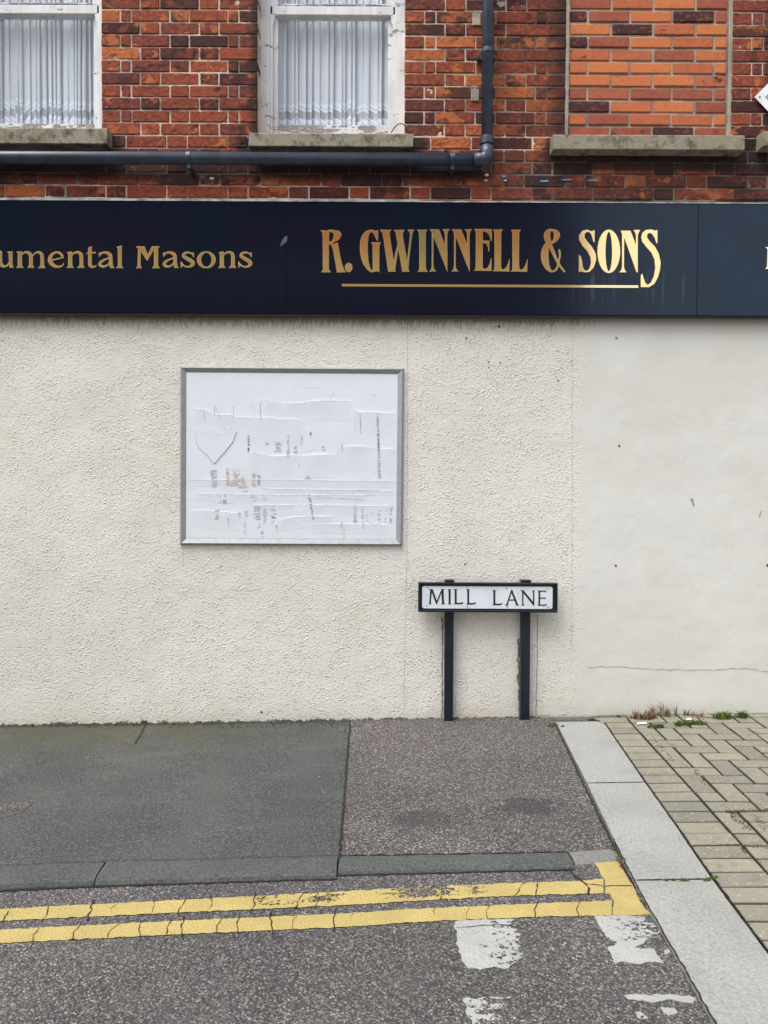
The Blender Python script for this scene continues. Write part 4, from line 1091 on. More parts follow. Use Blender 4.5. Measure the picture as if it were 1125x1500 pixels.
G_amp = [('c', [(160,60),(205,72),(227,110),(205,155),(170,178),(140,185),(105,160),(95,120),(105,80),(130,63)]), ('-c', [(162,76),(178,100),(175,140),(160,165),(150,150),(145,110),(150,84)]),
         ('c', [(118,172),(84,215),(70,280),(85,350),(120,400),(162,416),(202,396),(216,350),(190,300),(160,250)]), ('-c', [(134,205),(131,260),(136,340),(158,401),(188,388),(203,345),(178,290),(150,235)]),
         ('p', [(112,165),(155,172),(200,290),(240,370),(272,410),(262,417),(245,400),(205,350),(165,270),(133,205)]), ('s', [(221,233,7),(226,270,7),(222,310,5),(210,360,5),(195,392,5)])]
G_S = [('p', [(490,78),(450,64),(410,75),(384,110),(386,150),(410,195),(450,240),(478,290),(482,340),(470,385),(448,404),(428,398),(414,370),(408,320),(398,285),(383,270),(383,416),(395,408),(430,417),(470,412),(505,375),(526,310),(520,260),(490,205),(450,160),(430,130),(430,100),(445,84),(465,84),(485,105),(497,145),(503,168),(512,168),(512,66),(500,72)])]
G_O = [('p', ell(629, 243, 94, 180)), ('-p', ell(629, 245, 27, 162))]
G_N3 = [('p', [(752,110),(756,130),(754,370),(760,395),(775,416),(714,416),(732,396),(738,370),(738,100),(726,72)]), ('p', [(726,72),(808,72),(868,230),(868,420),(856,412),(756,130),(740,100)]), ('p', [(852,220),(853,120),(848,95),(832,66),(890,66),(872,95),(868,120),(868,300),(856,290)])]
G_S2 = [('p', [(1030,66),(1030,178),(1020,175),(1008,135),(985,100),(962,90),(945,105),(945,130),(970,165),(1010,205),(1040,260),(1057,335),(1050,400),(1035,455),(1005,510),(960,539),(892,538),(892,440),(905,425),(915,460),(930,505),(950,520),(975,500),(1000,450),(1012,380),(1005,310),(980,255),(940,210),(905,165),(895,130),(905,90),(935,66),(980,62),(1010,72)])]
LY = FY-0.0035
for parts, (o, sc) in ((G_R, GA), (G_dot, GA), (G_G, GA), (G_W, GA), (G_I, GB), (G_N, GB), (sh(G_N, 216), GB), (G_E, GB), (G_L, GB), (sh(G_L, 174, 3), GB), (G_amp, GC), (G_S, GC), (G_O, GC), (G_N3, GC), (G_S2, GC)):
    l_ = put(parts, o, sc, LY, M_gold, fas, 0.003, 3.2, grow=-1.2)
    put(parts, o, sc, LY+0.0012, M_goldedge, l_, 0.002, 3.2, 'letter_outline', grow=0.6)
b = MB(); P0 = WP(500.8, 416.5, LY); P1 = WP(935, 420.8, LY)
b.box(P0.x, P1.x, LY, LY+0.003, WP(718, 420.6, LY).z, WP(718, 416.9, LY).z); b.build('underline', M_gold, fas)
g_u = [('s', [(2,148,17),(2,225,17),(12,255,15),(32,268,11),(60,262,8),(80,235,6)]), ('p', [(-35,138),(10,138),(10,150),(-15,152)]), ('p', [(62,140),(110,138),(110,250),(114,268),(124,276),(100,280),(84,278),(78,250),(76,155),(62,146)])]
g_m = [('p', [(140,140),(190,138),(192,262),(205,282),(140,282),(153,264),(155,155)]), ('s', [(186,172,5),(205,152,8),(235,146,11),(260,162,15),(268,190,16),(268,262,16)]), ('p', [(252,258),(284,258),(298,282),(236,282)]),
       ('s', [(284,175,5),(305,154,8),(335,146,11),(360,162,14),(366,190,16),(368,262,16)]), ('p', [(352,258),(384,258),(396,284),(328,284)])]
g_e = [('s', [(553,240,3),(542,260,7),(512,272,10),(475,266,14),(444,240,17),(432,208,18),(448,170,14),(482,148,9),(515,151,10),(538,172,10),(542,184,8)]), ('s', [(440,216,6),(495,204,6),(548,190,6)])]
g_n = [('p', [(578,146),(626,138),(628,262),(642,282),(574,282),(592,264),(592,160)]), ('s', [(624,172,5),(645,152,8),(675,146,11),(700,162,15),(706,190,16),(706,262,16)]), ('p', [(690,258),(722,258),(736,282),(668,282)])]
g_t = [('p', [(766,105),(796,92),(796,240),(800,262),(815,266),(840,252),(830,276),(800,284),(775,276),(764,250),(764,120)]), ('p', [(742,158),(768,142),(832,142),(826,158)])]
g_a = [('s', [(868,168,7),(885,152,8),(910,148,10),(938,156,14),(958,178,16),(962,250,16)]), ('p', [(855,150),(880,146),(878,165),(860,190)]), ('p', [(946,240),(978,240),(982,266),(996,282),(960,284),(948,268)]), ('s', [(950,195,6),(905,212,9),(872,235,13),(868,255,13),(890,270,11),(925,262,8),(952,235,6)])]
g_l = [('p', [(1008,100),(1056,86),(1056,262),(1072,284),(1004,284),(1022,264),(1022,108)])]
g_M = [('p', [(70,96),(98,100),(94,262),(110,284),(52,284),(68,264),(72,120)]), ('p', [(52,94),(128,94),(158,175),(150,218),(92,130),(72,112)]), ('p', [(150,218),(148,180),(192,94),(222,106),(155,215)]), ('p', [(192,94),(264,94),(248,110),(246,262),(264,284),(192,284),(210,264),(212,112)])]
g_s = [('s', [(548,172,4),(535,156,6),(505,148,9),(474,158,12),(468,180,14),(505,205,16),(543,230,17),(546,254,14),(515,272,9),(480,268,7),(458,248,5),(446,230,4)]), ('p', [(556,144),(560,190),(550,185),(535,155)]), ('p', [(440,225),(448,228),(462,262),(445,284)])]
g_o = [('p', ell(665, 212, 82, 75)), ('-p', ell(665, 211, 45, 60))]
for parts, (o, sc) in ((sh(g_M, -606), GD), (sh(g_o, -920), GD), (sh(g_n, -792), GD), (g_u, GD), (g_m, GD), (g_e, GD), (g_n, GD), (g_t, GD), (g_a, GD), (g_l, GD), (g_M, GE), (sh(g_a, -567), GE), (g_s, GE), (g_o, GE), (sh(g_n, 190), GE), (sh(g_s, 500), GE)):
    l_ = put(parts, o, sc, LY, M_gold, fas, 0.003, 3.0, grow=-3.4)
    put(parts, o, sc, LY+0.0012, M_goldedge, l_, 0.002, 3.0, 'letter_outline', grow=-0.6)
l_ = put(sh(g_M, 0), (1112, 346), 5.921, LY, M_gold, fas, 0.003, 3.0)

# ================================================================ DRAINPIPE
dp = thing('drainpipe', 'dark blue grey drainpipe running down the brick then along under the sills', 'drainpipe')
PY = -0.075; rv = 0.0325; rh = 0.0355
pc = WP(714, 232, PY)
vx = WP(714, 100, PY).x
b = MB(); b.cyl((vx, PY, pc.z+0.07), (vx, PY, ZTOP+0.1), rv, n=28); b.build('pipe', mat_flat('skylit blue grey pipe paint', (0.050, 0.072, 0.105), 0.33, nz=0.35, scale=9, spec=0.6), dp, smooth=True)  # sky light on the vertical run put into a lighter pipe colour
xL = -5.5; zh = WP(400, 232.5, PY).z
b = MB(); b.cyl((xL, PY, zh), (vx-0.05, PY, zh), rh, n=28); b.build('pipe', M_pipe, dp, smooth=True)
b = MB()   # elbow: quarter bend
pts = []
for i in range(9):
    t = i/8*math.pi/2; rr = 0.034
    pts.append((vx-rr+rr*math.sin(t), PY, zh+rr-rr*math.cos(t)))
b.tube([(vx-0.075, PY, zh)]+pts+[(vx, PY, zh+0.075)], 0.0395, 24); b.build('elbow', M_pipe, dp, smooth=True)
def collar(z, r, h, name='collar'):
    b = MB(); b.cyl((vx, PY, z-h/2), (vx, PY, z+h/2), r, n=28); o = b.build(name, M_pipe, dp); bevel(o, 0.004); return o
collar(WP(714, 207, PY).z, 0.040, 0.045); z75 = WP(714, 76, PY).z; cl = collar(z75, 0.0375, 0.028, 'bracket')
b = MB(); b.box(vx-0.052, vx+0.052, -0.022, 0.004, z75-0.014, z75+0.014); b.cyl((vx-0.045, -0.03, z75), (vx-0.045, -0.022, z75), 0.006, n=8); b.cyl((vx+0.045, -0.03, z75), (vx+0.045, -0.022, z75), 0.006, n=8)
b.build('lug', M_pipe, cl)
for px in (277, 663, -120):
    x = WP(px, 232, PY).x; b = MB(); b.cyl((x-0.014, PY, zh), (x+0.014, PY, zh), 0.0385, n=28); o = b.build('bracket', M_pipe, dp); bevel(o, 0.003)
    b = MB(); b.box(x-0.011, x+0.011, PY-0.01, 0.004, zh-0.060, zh-0.034); b.build('lug', M_pipe, o)
b = MB(); x1_ = WP(706, 247, -0.02).x; b.box(WP(613, 247, -0.02).x, x1_, -0.024, 0.003, WP(650, 250, -0.02).z, WP(650, 243, -0.02).z); bevel(b.build('backing_strip', M_pipe, dp), 0.003)

# small black cable at the sill
b = MB(); pp = [(573, 194, 0.05), (577, 188, 0.02), (583, 182, 0.0), (589, 181, -0.008), (594, 184, -0.008), (600, 192, -0.010), (604, 196, -0.03)]
b.tube([WP(*p) for p in pp], 0.0032, 6); tag(b.build('cable', M_textblack, smooth=True), 'short black cable looping onto the right end of the sill', 'cable')

# ================================================================ DIAMOND SIGN at the right edge
c0 = WP(1106, 142, -0.02); half = 0.30
dm = thing('diamond_sign', 'white diamond plate with grey centre, cut off by the right edge', 'sign')
def dia(r, y0, th, mat, name, parent):
    cx = c0.x+half; cz_ = c0.z; b = MB()
    b.poly([[(cx-r, cz_), (cx, cz_-r), (cx+r, cz_), (cx, cz_+r)]], lambda u, v: (u, y0, v), th, (0, -1, 0)); return b.build(name, mat, parent)
M_dw = mat_flat('white sign plate', (0.78, 0.80, 0.82), 0.4); M_dg = mat_flat('grey sign face', (0.30, 0.31, 0.32), 0.5)
bevel(dia(half, -0.020, 0.006, M_dw, 'plate', dm), 0.002)
dia(half-0.058, -0.0215, 0.001, M_dg, 'face', dm)
for dx, dz in ((-half+0.027, 0), (half-0.027, 0), (0, half-0.027), (0, -half+0.027)):
    b = MB(); b.cyl((c0.x+half+dx, -0.020, c0.z+dz), (c0.x+half+dx, -0.0235, c0.z+dz), 0.0045, n=10); b.build('screw', M_rust, dm)
b = MB(); b.cyl((c0.x+half, -0.013, c0.z), (c0.x+half, 0.006, c0.z), 0.03, n=12); b.build('spacer', M_screw, dm)

# ================================================================ POSTER BOARD
pb = thing('poster_frame', 'aluminium framed white poster board with torn peeling paper on the cream wall', 'notice board', tuple(WP(427, 798, WALLY)))
oc = [WP(262.8, 798, -0.038), WP(589.2, 799.6, -0.038), WP(591.8, 538.6, -0.038), WP(263.4, 536, -0.038)]   # bl br tr tl
def insetq(q, d):
    return [q[0]+Vector((d, 0, d)), q[1]+Vector((-d, 0, d)), q[2]+Vector((-d, 0, -d)), q[3]+Vector((d, 0, -d))]
ic = insetq(oc, 0.040); mc = insetq(oc, 0.010); bk = [Vector((p.x, WALLY-0.0005, p.z)) for p in oc]
for k in range(4):
    j = (k+1) % 4; b = MB()
    o1, o2, m1, m2, i1, i2 = oc[k]+Vector((0, 0.012, 0)), oc[j]+Vector((0, 0.012, 0)), mc[k], mc[j], ic[k]+Vector((0, 0.014, 0)), ic[j]+Vector((0, 0.014, 0))
    dd = (o2-o1).normalized()*0.0006
    prof = [(bk[k], bk[j]), (o1, o2), (m1, m2), (i1, i2), (Vector((i1.x, -0.020, i1.z)), Vector((i2.x, -0.020, i2.z)))]
    vs = []; [vs.extend([p+dd, q-dd]) for p, q in prof]
    fs = [(2*n_, 2*n_+1, 2*n_+3, 2*n_+2) for n_ in range(4)]
    b.add(vs, fs); b.build('frame_rail', M_alu, pb)
def mat_paper(name, c):
    k = NT(name, 0.55, spec=0.35); n = k.noise(10, 4); n2 = k.noise(40, 6, 0.7, v=k.map((1, 1, 3)))
    base = k.mix(k.step(n, 0.35, 0.65), tuple(x*0.97 for x in c), c)
    base = k.mix(k.math('MULTIPLY', k.step(n2, 0.63, 0.70), 0.12), base, tuple(x*0.8 for x in c))
    k.col(base); k.bump(k.noise(7, 4), 0.35, 0.006); return k.m
M_pap = mat_paper('white poster paper', (0.72, 0.76, 0.82)); M_pap2 = mat_paper('older poster paper', (0.655, 0.70, 0.755)); M_pap3 = mat_paper('mid poster paper', (0.685, 0.73, 0.788))
PYB = -0.026
q = [Vector((p.x, PYB, p.z)) for p in insetq(oc, 0.036)]
b = MB(); b.hexa(q, [Vector((p.x, WALLY-0.001, p.z)) for p in q]); b.build('backing', M_pap, pb)
Z7 = lambda x, y: (250+x/3.125, 520+y/3.125)

SHEETS = []
def sheet_paper(top, depth, lift, seed, m=None):
    P = [WP(*Z7(x, y), PYB) for x, y in top]; top2 = jag([(p.x, p.z) for p in P], 0.008, 0.0012, seed, closed=False, fr=40)
    SHEETS.append((top2, depth/3.125/247.0, lift, seed))
    D = depth/3.125/247.0; K = 8; vs = []; fs = []
    for i, (x, z) in enumerate(top2):
        e = min(1.0, i/5.0, (len(top2)-1-i)/5.0); lf = lift*(0.65+0.7*N1(x*9, seed))*max(0.05, e)
        vs.append((x, PYB+0.0004, z+0.0004))
        for k in range(K+1):
            t = k/K; vs.append((x, PYB-0.0003-lf*(1-t)**1.6*(1 if t < 1 else 0)+(0.0006 if t == 1 else 0), z-D*t))
    W = K+2
    for i in range(len(top2)-1):
        for k in range(W-1): fs.append((i*W+k, i*W+k+1, (i+1)*W+k+1, (i+1)*W+k))
    b = MB(); b.add(vs, fs); b.build('torn_paper', m or M_pap, pb, smooth=False)
def paper_h(x, z):
    h = 0.0004
    for top2, D, lift, seed in SHEETS:
        for i in range(len(top2)-1):
            if top2[i][0] <= x <= top2[i+1][0]:
                zt = top2[i][1]+(top2[i+1][1]-top2[i][1])*(x-top2[i][0])/(top2[i+1][0]-top2[i][0]+1e-9)
                if zt-D <= z <= zt+0.001:
                    lf = lift*(0.65+0.7*N1(x*9, seed)); h = max(h, lf*max(0.0, min(1.0, 1-(zt-z)/D))**1.6+0.0003)
    return h
for top, dp_, lf_, sd_ in (([(82,250),(165,252),(200,276),(280,276),(300,286),(400,288),(460,286),(490,292),(560,292),(610,300)], 120, .0065, 1),
        ([(414,212),(440,205),(480,216),(520,220),(600,220),(660,210),(720,208),(822,210),(838,252),(870,262),(900,260),(960,264),(1030,267)], 100, .0065, 2),
        ([(345,442),(400,448),(468,464),(560,458),(620,460),(700,455),(745,455),(797,420),(880,418),(940,428),(1030,430)], 120, .0065, 3),
        ([(78,570),(400,571),(700,573),(1030,577)], 34, .0028, 4), ([(420,611),(700,616),(1022,624)], 22, .002, 5), ([(118,636),(460,639),(900,641)], 36, .0026, 6),
        ([(360,687),(700,688),(1018,692)], 48, .0035, 7), ([(78,712),(150,710),(226,716),(300,722),(340,718)], 90, .004, 8), ([(478,763),(540,746),(620,738),(760,740)], 60, .005, 9), ([(620,772),(800,773),(1000,776)], 50, .004, 10)):
    sheet_paper(top, dp_, lf_, sd_)
hp = [(118, 345), (140, 330), (190, 336), (220, 365), (240, 338), (275, 334), (300, 350), (285, 395), (250, 440), (198, 498), (170, 460), (130, 425), (115, 390)]
P = [WP(*Z7(x, y), PYB) for x, y in hp]; hl = jag([(p.x, p.z) for p in P], 0.006, 0.001, 10, fr=40)
b = MB(); b.poly([hl], lambda u, v: (u, PYB-paper_h(u, v)-0.0030, v), 0.0030, (0, -1, 0)); b.build('heart_cutout', M_pap, pb)
# scratched outlines and rubbed marks
inkc = [('brown', (0.30, 0.25, 0.23)), ('grey', (0.47, 0.49, 0.52)), ('tan', (0.60, 0.53, 0.43)), ('blue', (0.46, 0.53, 0.59))]
M_ink = {n_: mat_flat('scratch '+n_, c_, 0.8, nz=0.15) for n_, c_ in inkc}
inkb = {n_: MB() for n_, _ in inkc}
hcx, hcz = WP(*Z7(205, 400), PYB).x, WP(*Z7(205, 400), PYB).z
def heart_in(x, z): return math.hypot(x-hcx, z-hcz) < 0.125
def scr(pts, ink, wd=0.0016, amp=0.0008, seed=0.0, dash=0.0):
    Q = [WP(*Z7(x, y), PYB-0.0034) for x, y in pts]; P = jag([(p.x, p.z) for p in Q], 0.005, amp, seed+pts[0][0], closed=False, fr=120); rs = random.Random(int(pts[0][0]*7+pts[0][1]))
    for a, c in zip(P[:-1], P[1:]):
        if rs.random() < dash: continue
        q_ = Vector((c[0]-a[0], c[1]-a[1])); n_ = Vector((-q_.y, q_.x)).normalized()*wd*0.5*rs.uniform(0.4, 1.3)
        ya = PYB-paper_h(*a)-0.0009; yc = PYB-paper_h(*c)-0.0009
        if heart_in(*a): ya -= 0.0029; yc -= 0.0029
        inkb[ink].add([(a[0]-n_.x, ya, a[1]-n_.y), (c[0]-n_.x, yc, c[1]-n_.y), (c[0]+n_.x, yc, c[1]+n_.y), (a[0]+n_.x, ya, a[1]+n_.y)], [(0, 1, 2, 3)])
def rub(x0, y0, x1, y1, ink, seed=0, dens=1.0, slant=0):
    rs = random.Random(seed+int(x0)); y = y0
    while y < y1:
        if rs.random() < 0.85*dens:
            c_ = (x0+x1)/2+slant*(y-y0)/(y1-y0+1); hw = (x1-x0)/2
            a = c_-hw*rs.uniform(0.3, 1.0); e = c_+hw*rs.uniform(0.3, 1.0)
            scr([(a, y+rs.uniform(-1, 1)), ((a+e)/2, y+rs.uniform(-2, 2)), (e, y+rs.uniform(-3, 3))], ink, 0.0055, 0.0014, y, 0.10)
        y += rs.uniform(3, 5.5)
scr([(116, 345), (140, 328), (190, 334), (220, 366), (240, 338), (275, 333), (302, 352), (285, 395), (250, 440), (198, 500), (170, 462), (130, 428), (115, 390), (116, 345)], 'brown', 0.0015, dash=0.25)
scr([(85, 250), (165, 251), (202, 276), (280, 276), (300, 287), (360, 289), (415, 284)], 'brown', 0.0015, dash=0.3)
scr([(152, 252), (156, 300)], 'brown', .0025, dash=.2); scr([(202, 236), (200, 276)], 'brown', .002); scr([(206, 236), (228, 296)], 'brown', .0015, dash=.2); scr([(287, 230), (288, 286)], 'brown', .0015)
scr([(345, 240), (360, 228), (380, 240), (383, 286)], 'grey', .0015, dash=.3); scr([(415, 210), (408, 240), (413, 298)], 'brown', .0024)
scr([(415, 210), (440, 204), (520, 218), (600, 220), (660, 210), (820, 210)], 'grey', .0013, dash=.4)
scr([(620, 150), (686, 150)], 'grey', .0014); scr([(747, 155), (730, 210)], 'grey', .0016, dash=.2); scr([(700, 182), (795, 186)], 'grey', .0014, dash=.4); scr([(910, 178), (938, 185), (936, 193)], 'grey', .002)
scr([(866, 268), (872, 362)], 'brown', .0028, dash=.12)
rub(938, 268, 954, 565, 'grey', 3, 0.95, 10); rub(941, 268, 952, 565, 'brown', 33, 0.4, 10)
rub(350, 370, 362, 444, 'brown', 5, 0.8); scr([(348, 440), (400, 446), (468, 466)], 'brown', .0012, dash=.4); scr([(430, 396), (450, 408), (432, 410)], 'brown', .0028)
rub(472, 395, 510, 450, 'grey', 6, 0.75); rub(530, 365, 546, 470, 'blue', 7, 0.8); rub(560, 420, 582, 455, 'grey', 8, .8); rub(592, 375, 606, 420, 'grey', 9, .8); rub(636, 356, 646, 368, 'brown', 10); rub(690, 415, 712, 450, 'tan', 11, .7); rub(780, 400, 790, 442, 'grey', 12, .9)
scr([(600, 440), (700, 435), (745, 455), (790, 425)], 'grey', .0012, dash=.4); scr([(795, 420), (880, 418), (960, 426)], 'grey', .0012, dash=.3)
scr([(588, 488), (588, 516)], 'brown', .0018); scr([(900, 486), (888, 522)], 'grey', .0018, dash=.2)
rub(178, 530, 212, 605, 'blue', 13, 1.0, 6); rub(250, 522, 272, 600, 'tan', 14, 1.0); rub(280, 522, 318, 600, 'tan', 15, 1.0); rub(318, 545, 345, 598, 'tan', 16, .8); rub(300, 598, 362, 625, 'tan', 17, .6); rub(370, 538, 392, 610, 'tan', 18, .9); rub(395, 550, 412, 600, 'brown', 30, .4); rub(258, 575, 300, 602, 'grey', 31, .8)
rub(222, 640, 230, 682, 'blue', 19, .8); rub(238, 640, 258, 682, 'blue', 20, .8); rub(362, 640, 400, 668, 'tan', 21, .4); rub(415, 648, 440, 672, 'tan', 22, .5)
rub(200, 708, 226, 755, 'tan', 23, .8); rub(258, 745, 268, 795, 'blue', 24, .6); rub(308, 712, 322, 750, 'blue', 25, .5); rub(335, 700, 356, 745, 'blue', 26, .7); rub(378, 695, 415, 755, 'blue', 27, .9); rub(420, 705, 440, 770, 'blue', 28, .9); rub(455, 695, 485, 765, 'blue', 29, .7)
rub(330, 760, 350, 790, 'tan', 32, .8); rub(330, 800, 352, 825, 'blue', 33, .8); rub(395, 770, 412, 792, 'tan', 34, .7); rub(412, 808, 425, 835, 'grey', 35, .8); rub(478, 780, 490, 805, 'tan', 36, .7)
rub(628, 642, 640, 758, 'brown', 37, .8, 20); rub(832, 690, 856, 765, 'blue', 38, 1); rub(868, 695, 884, 795, 'tan', 39, .9, 8); scr([(925, 720), (895, 735), (900, 760), (935, 778), (965, 770)], 'grey', .003, dash=.2); rub(948, 710, 960, 765, 'grey', 40, .8); rub(975, 705, 992, 765, 'blue', 41, .7); rub(1000, 700, 1016, 770, 'blue', 42, .8)
rub(775, 765, 788, 800, 'grey', 43, .9); rub(785, 805, 800, 840, 'tan', 44, .9)
for (x0, y0, x1, y1) in ((82, 570, 400, 571), (400, 571, 1028, 577), (418, 611, 1020, 624), (118, 636, 460, 639), (460, 640, 640, 642), (655, 628, 840, 634), (660, 618, 960, 620), (650, 645, 900, 664), (630, 656, 880, 660), (198, 677, 385, 679), (360, 687, 700, 688), (700, 688, 1018, 692), (660, 640, 940, 644), (80, 836, 1020, 842), (480, 760, 540, 745), (540, 745, 620, 738), (620, 738, 760, 740)):
    scr([(x0, y0), ((x0+x1)/2, (y0+y1)/2+1), (x1, y1)], 'grey', 0.0016, 0.0005, y0, 0.15)
rub(612, 553, 642, 568, 'grey', 50, 1)
for n_, bb in inkb.items(): tag(bb.build('scratches', M_ink[n_], pb), kind='stuff')

# ================================================================ STREET NAME SIGN
ssg = thing('street_name_sign', 'low street name sign reading MILL LANE on two black posts', 'sign', tuple(GP(712, 1056)))
SY = -0.110
bl, br, tr, tl = WP(613, 896.8, SY), WP(816.6, 897.6, SY), WP(816.2, 855.2, SY), WP(613.4, 852.6, SY)
bl.z = br.z = (bl.z+br.z)/2; tl.z = tr.z = (tl.z+tr.z)/2; tl.x = bl.x; tr.x = br.x
fr = MB(); e = 0.017
zi0, zi1 = bl.z+0.022, tl.z-0.020
fr.box(bl.x, br.x, SY+0.012, SY+0.040, bl.z+0.001, tl.z-0.001)
o = fr.build('board', M_black, ssg); bevel(o, 0.002)
for (x0, x1, z0, z1, m_) in ((bl.x-.001, br.x+.001, tl.z-0.012, tl.z, M_black), (bl.x-.001, br.x+.001, bl.z, bl.z+0.012, M_black), (bl.x-.001, bl.x+0.011, bl.z+.0122, tl.z-.0122, M_black), (br.x-0.011, br.x+.001, bl.z+.0122, tl.z-.0122, M_black)):
    r_ = MB(); r_.box(x0, x1, SY, SY+0.042, z0, z1); bevel(r_.build('frame_rail', m_, ssg), 0.0025)
# rounded white plate
pl, pr, pt, pb_ = WP(618.4, 875, SY+0.009).x, WP(809.4, 875, SY+0.009).x, WP(714, 858.9, SY+0.009).z, WP(714, 891.6, SY+0.009).z
lp = []
rc = 0.012
for cx_, cz_, a0_ in ((pr-rc, pt-rc, 0), (pl+rc, pt-rc, 90), (pl+rc, pb_+rc, 180), (pr-rc, pb_+rc, 270)):
    for i in range(7): t = R(a0_+15*i); lp.append((cx_+rc*math.cos(t), cz_+rc*math.sin(t)))
b = MB(); b.poly([lp], lambda u, v: (u, SY+0.009, v), 0.003, (0, -1, 0)); b.build('name_plate', M_plate, ssg)
F_ = ((610, 845), 10.227); Gg = ((710, 845), 10.227)
m_M = [('p', [(190,185),(240,185),(250,200),(308,370),(303,412),(292,400),(225,215),(205,200)]), ('p', [(208,192),(229,212),(213,395),(228,408),(176,408),(194,395)]), ('p', [(293,392),(376,190),(390,200),(304,410)]), ('p', [(370,186),(420,184),(404,200),(414,395),(432,410),(370,410),(384,396),(375,215)])]
m_I = [('p', [(464,186),(524,186),(510,198),(509,396),(524,410),(470,410),(484,396),(482,198)])]
m_L = [('p', [(556,186),(614,186),(601,200),(601,380),(610,390),(660,390),(704,378),(690,405),(640,410),(560,408),(576,394),(574,200)])]
m_A = [('p', [(398,195),(412,205),(346,405),(357,428),(305,426),(328,405)]), ('p', [(398,195),(412,195),(495,405),(515,428),(463,428),(469,410),(395,225)]), ('p', [(352,340),(455,340),(458,354),(348,354)])]
m_N = [('p', [(562,212),(580,222),(578,410),(600,428),(550,428),(562,412)]), ('p', [(536,196),(580,200),(738,392),(742,432),(730,428),(566,224)]), ('p', [(708,205),(752,205),(741,218),(742,430),(726,415),(724,218)])]
m_E = [('p', [(790,208),(918,205),(914,236),(905,222),(832,222),(829,310),(905,312),(912,300),(914,335),(905,325),(829,325),(827,410),(840,418),(905,416),(930,398),(920,432),(792,430),(806,416),(808,222)])]
for parts, (o_, sc) in ((m_M, F_), (m_I, F_), (m_L, F_), (sh(m_L, 188, 4), F_), (sh(m_L, 579, 14), F_), (m_A, Gg), (m_N, Gg), (m_E, Gg)):
    put(parts, o_, sc, SY+0.0078, M_textblack, ssg, 0.001, 3.0, grow=1.2)
for (o_, x_, y_) in ((F_, 168, 158), (F_, 760, 162), (F_, 152, 432), (F_, 766, 442), (Gg, 326, 166), (Gg, 936, 178), (Gg, 336, 450), (Gg, 950, 452)):
    p = WP(o_[0][0]+x_/10.227, o_[0][1]+y_/10.227, SY+0.008); b = MB(); b.cyl((p.x, SY+0.0085, p.z), (p.x, SY+0.0055, p.z), 0.0042, 0.0034, n=12); b.build('screw', M_screw, ssg)
for (xa, xb, yb_) in ((651.2, 664.2, 1056.5), (762.6, 776.4, 1052.5)):
    p0, p1 = WP(xa, 970, SY+0.045), WP(xb, 970, SY+0.045); b = MB()
    ztop = WP(xa, 850.2, SY+0.045).z-0.002
    b.box(p0.x, p1.x, SY+0.0425, SY+0.0425+0.05, -0.25, ztop-0.006); o = b.build('post', M_black, ssg); bevel(o, 0.004)
    c_ = MB(); c_.box(p0.x-0.002, p1.x+0.002, SY+0.040, SY+0.097, ztop-0.0055, ztop+0.004); bevel(c_.build('cap', M_black, o), 0.002)

# ================================================================ WEEDS
def tuft(name, px, py, n, h, spread, cols, label, cat='weed', wd=0.0035, lean=0.0, group=None, seed=1, flat=0.5):
    c = GP(px, py, off=0.006); rs = random.Random(seed); b = MB()
    sub = [(rs.uniform(-1, 1)*spread, rs.uniform(-1, 1)*spread*0.3, rs.uniform(0.45, 1.0)) for _ in range(5)]
    for i in range(n):
        q = rs.choice(sub); bx0 = q[0]+rs.gauss(0, spread*0.18); by0 = q[1]+rs.gauss(0, spread*0.10)
        L_ = h*q[2]*(0.2+0.8*rs.random()**1.6); az_ = rs.uniform(0, 2*math.pi); out = rs.uniform(0.1, 1.0)*flat*L_; col = rs.choice(cols); k_ = rs.uniform(0.7, 1.3); col = tuple(min(1, v*k_) for v in col)+(1,)
        dx, dy = math.cos(az_)*out+lean*L_, math.sin(az_)*out*0.6
        side = Vector((-math.sin(az_), math.cos(az_)*0.4, 0.25)).normalized()
        vs = []; fs = []
        for s in range(5):
            t = s/4; p = Vector((bx0+dx*t*t, min(by0+dy*t*t, -WALLY-c.y-0.035 if False else by0+dy*t*t), L_*(t-0.28*flat*t*t)))
            if c.y+p.y > -0.020: p.y = -0.020-c.y
            ww = wd*(1-t)**0.6*(0.6+1.2*t*(1-t)*2)
            vs += [p-side*ww, p+side*ww]
        for s in range(4): fs.append((2*s, 2*s+1, 2*s+3, 2*s+2))
        b.add([v+c for v in map(Vector, vs)], fs, col)
    o = b.build(name, M_leaf, loc=c); return tag(o, label, cat, group)
GR = [(0.10, 0.16, 0.03), (0.14, 0.20, 0.05), (0.07, 0.12, 0.02), (0.20, 0.22, 0.07)]; BR = [(0.20, 0.10, 0.05), (0.28, 0.17, 0.08), (0.14, 0.07, 0.04), (0.34, 0.25, 0.13)]
g = 'weeds along the wall foot on the block paving'
tuft('weed', 944, 1054, 190, 0.095, 0.060, BR+[(0.13, 0.08, 0.04)], 'reddish brown dried weed, leftmost at the wall foot', group=g, seed=2, wd=0.003, flat=0.9)
tuft('weed', 962, 1049, 60, 0.19, 0.040, BR+GR[3:], 'tall dry straw-coloured weed with thin stalks beside the reddish one', group=g, seed=3, wd=0.002, flat=0.9)
tuft('weed', 983, 1049, 90, 0.11, 0.04, GR[1:]+BR[1:2], 'thin pale green grass tuft between dry weed and litter', group=g, seed=4, wd=0.002)
tuft('weed', 960, 1066, 150, 0.045, 0.040, GR[:3], 'dark green creeping weed in the joint below the dry weed', group=g, seed=5, wd=0.0035, flat=1.2)
tuft('weed', 998, 1062, 260, 0.058, 0.055, GR, 'low bushy green weed forming the front left mound', group=g, seed=6, wd=0.004, flat=1.0)
tuft('weed', 1030, 1061, 230, 0.060, 0.058, GR+BR[1:2], 'green and yellow weed forming the front right mound', group=g, seed=7, wd=0.004, flat=1.0)
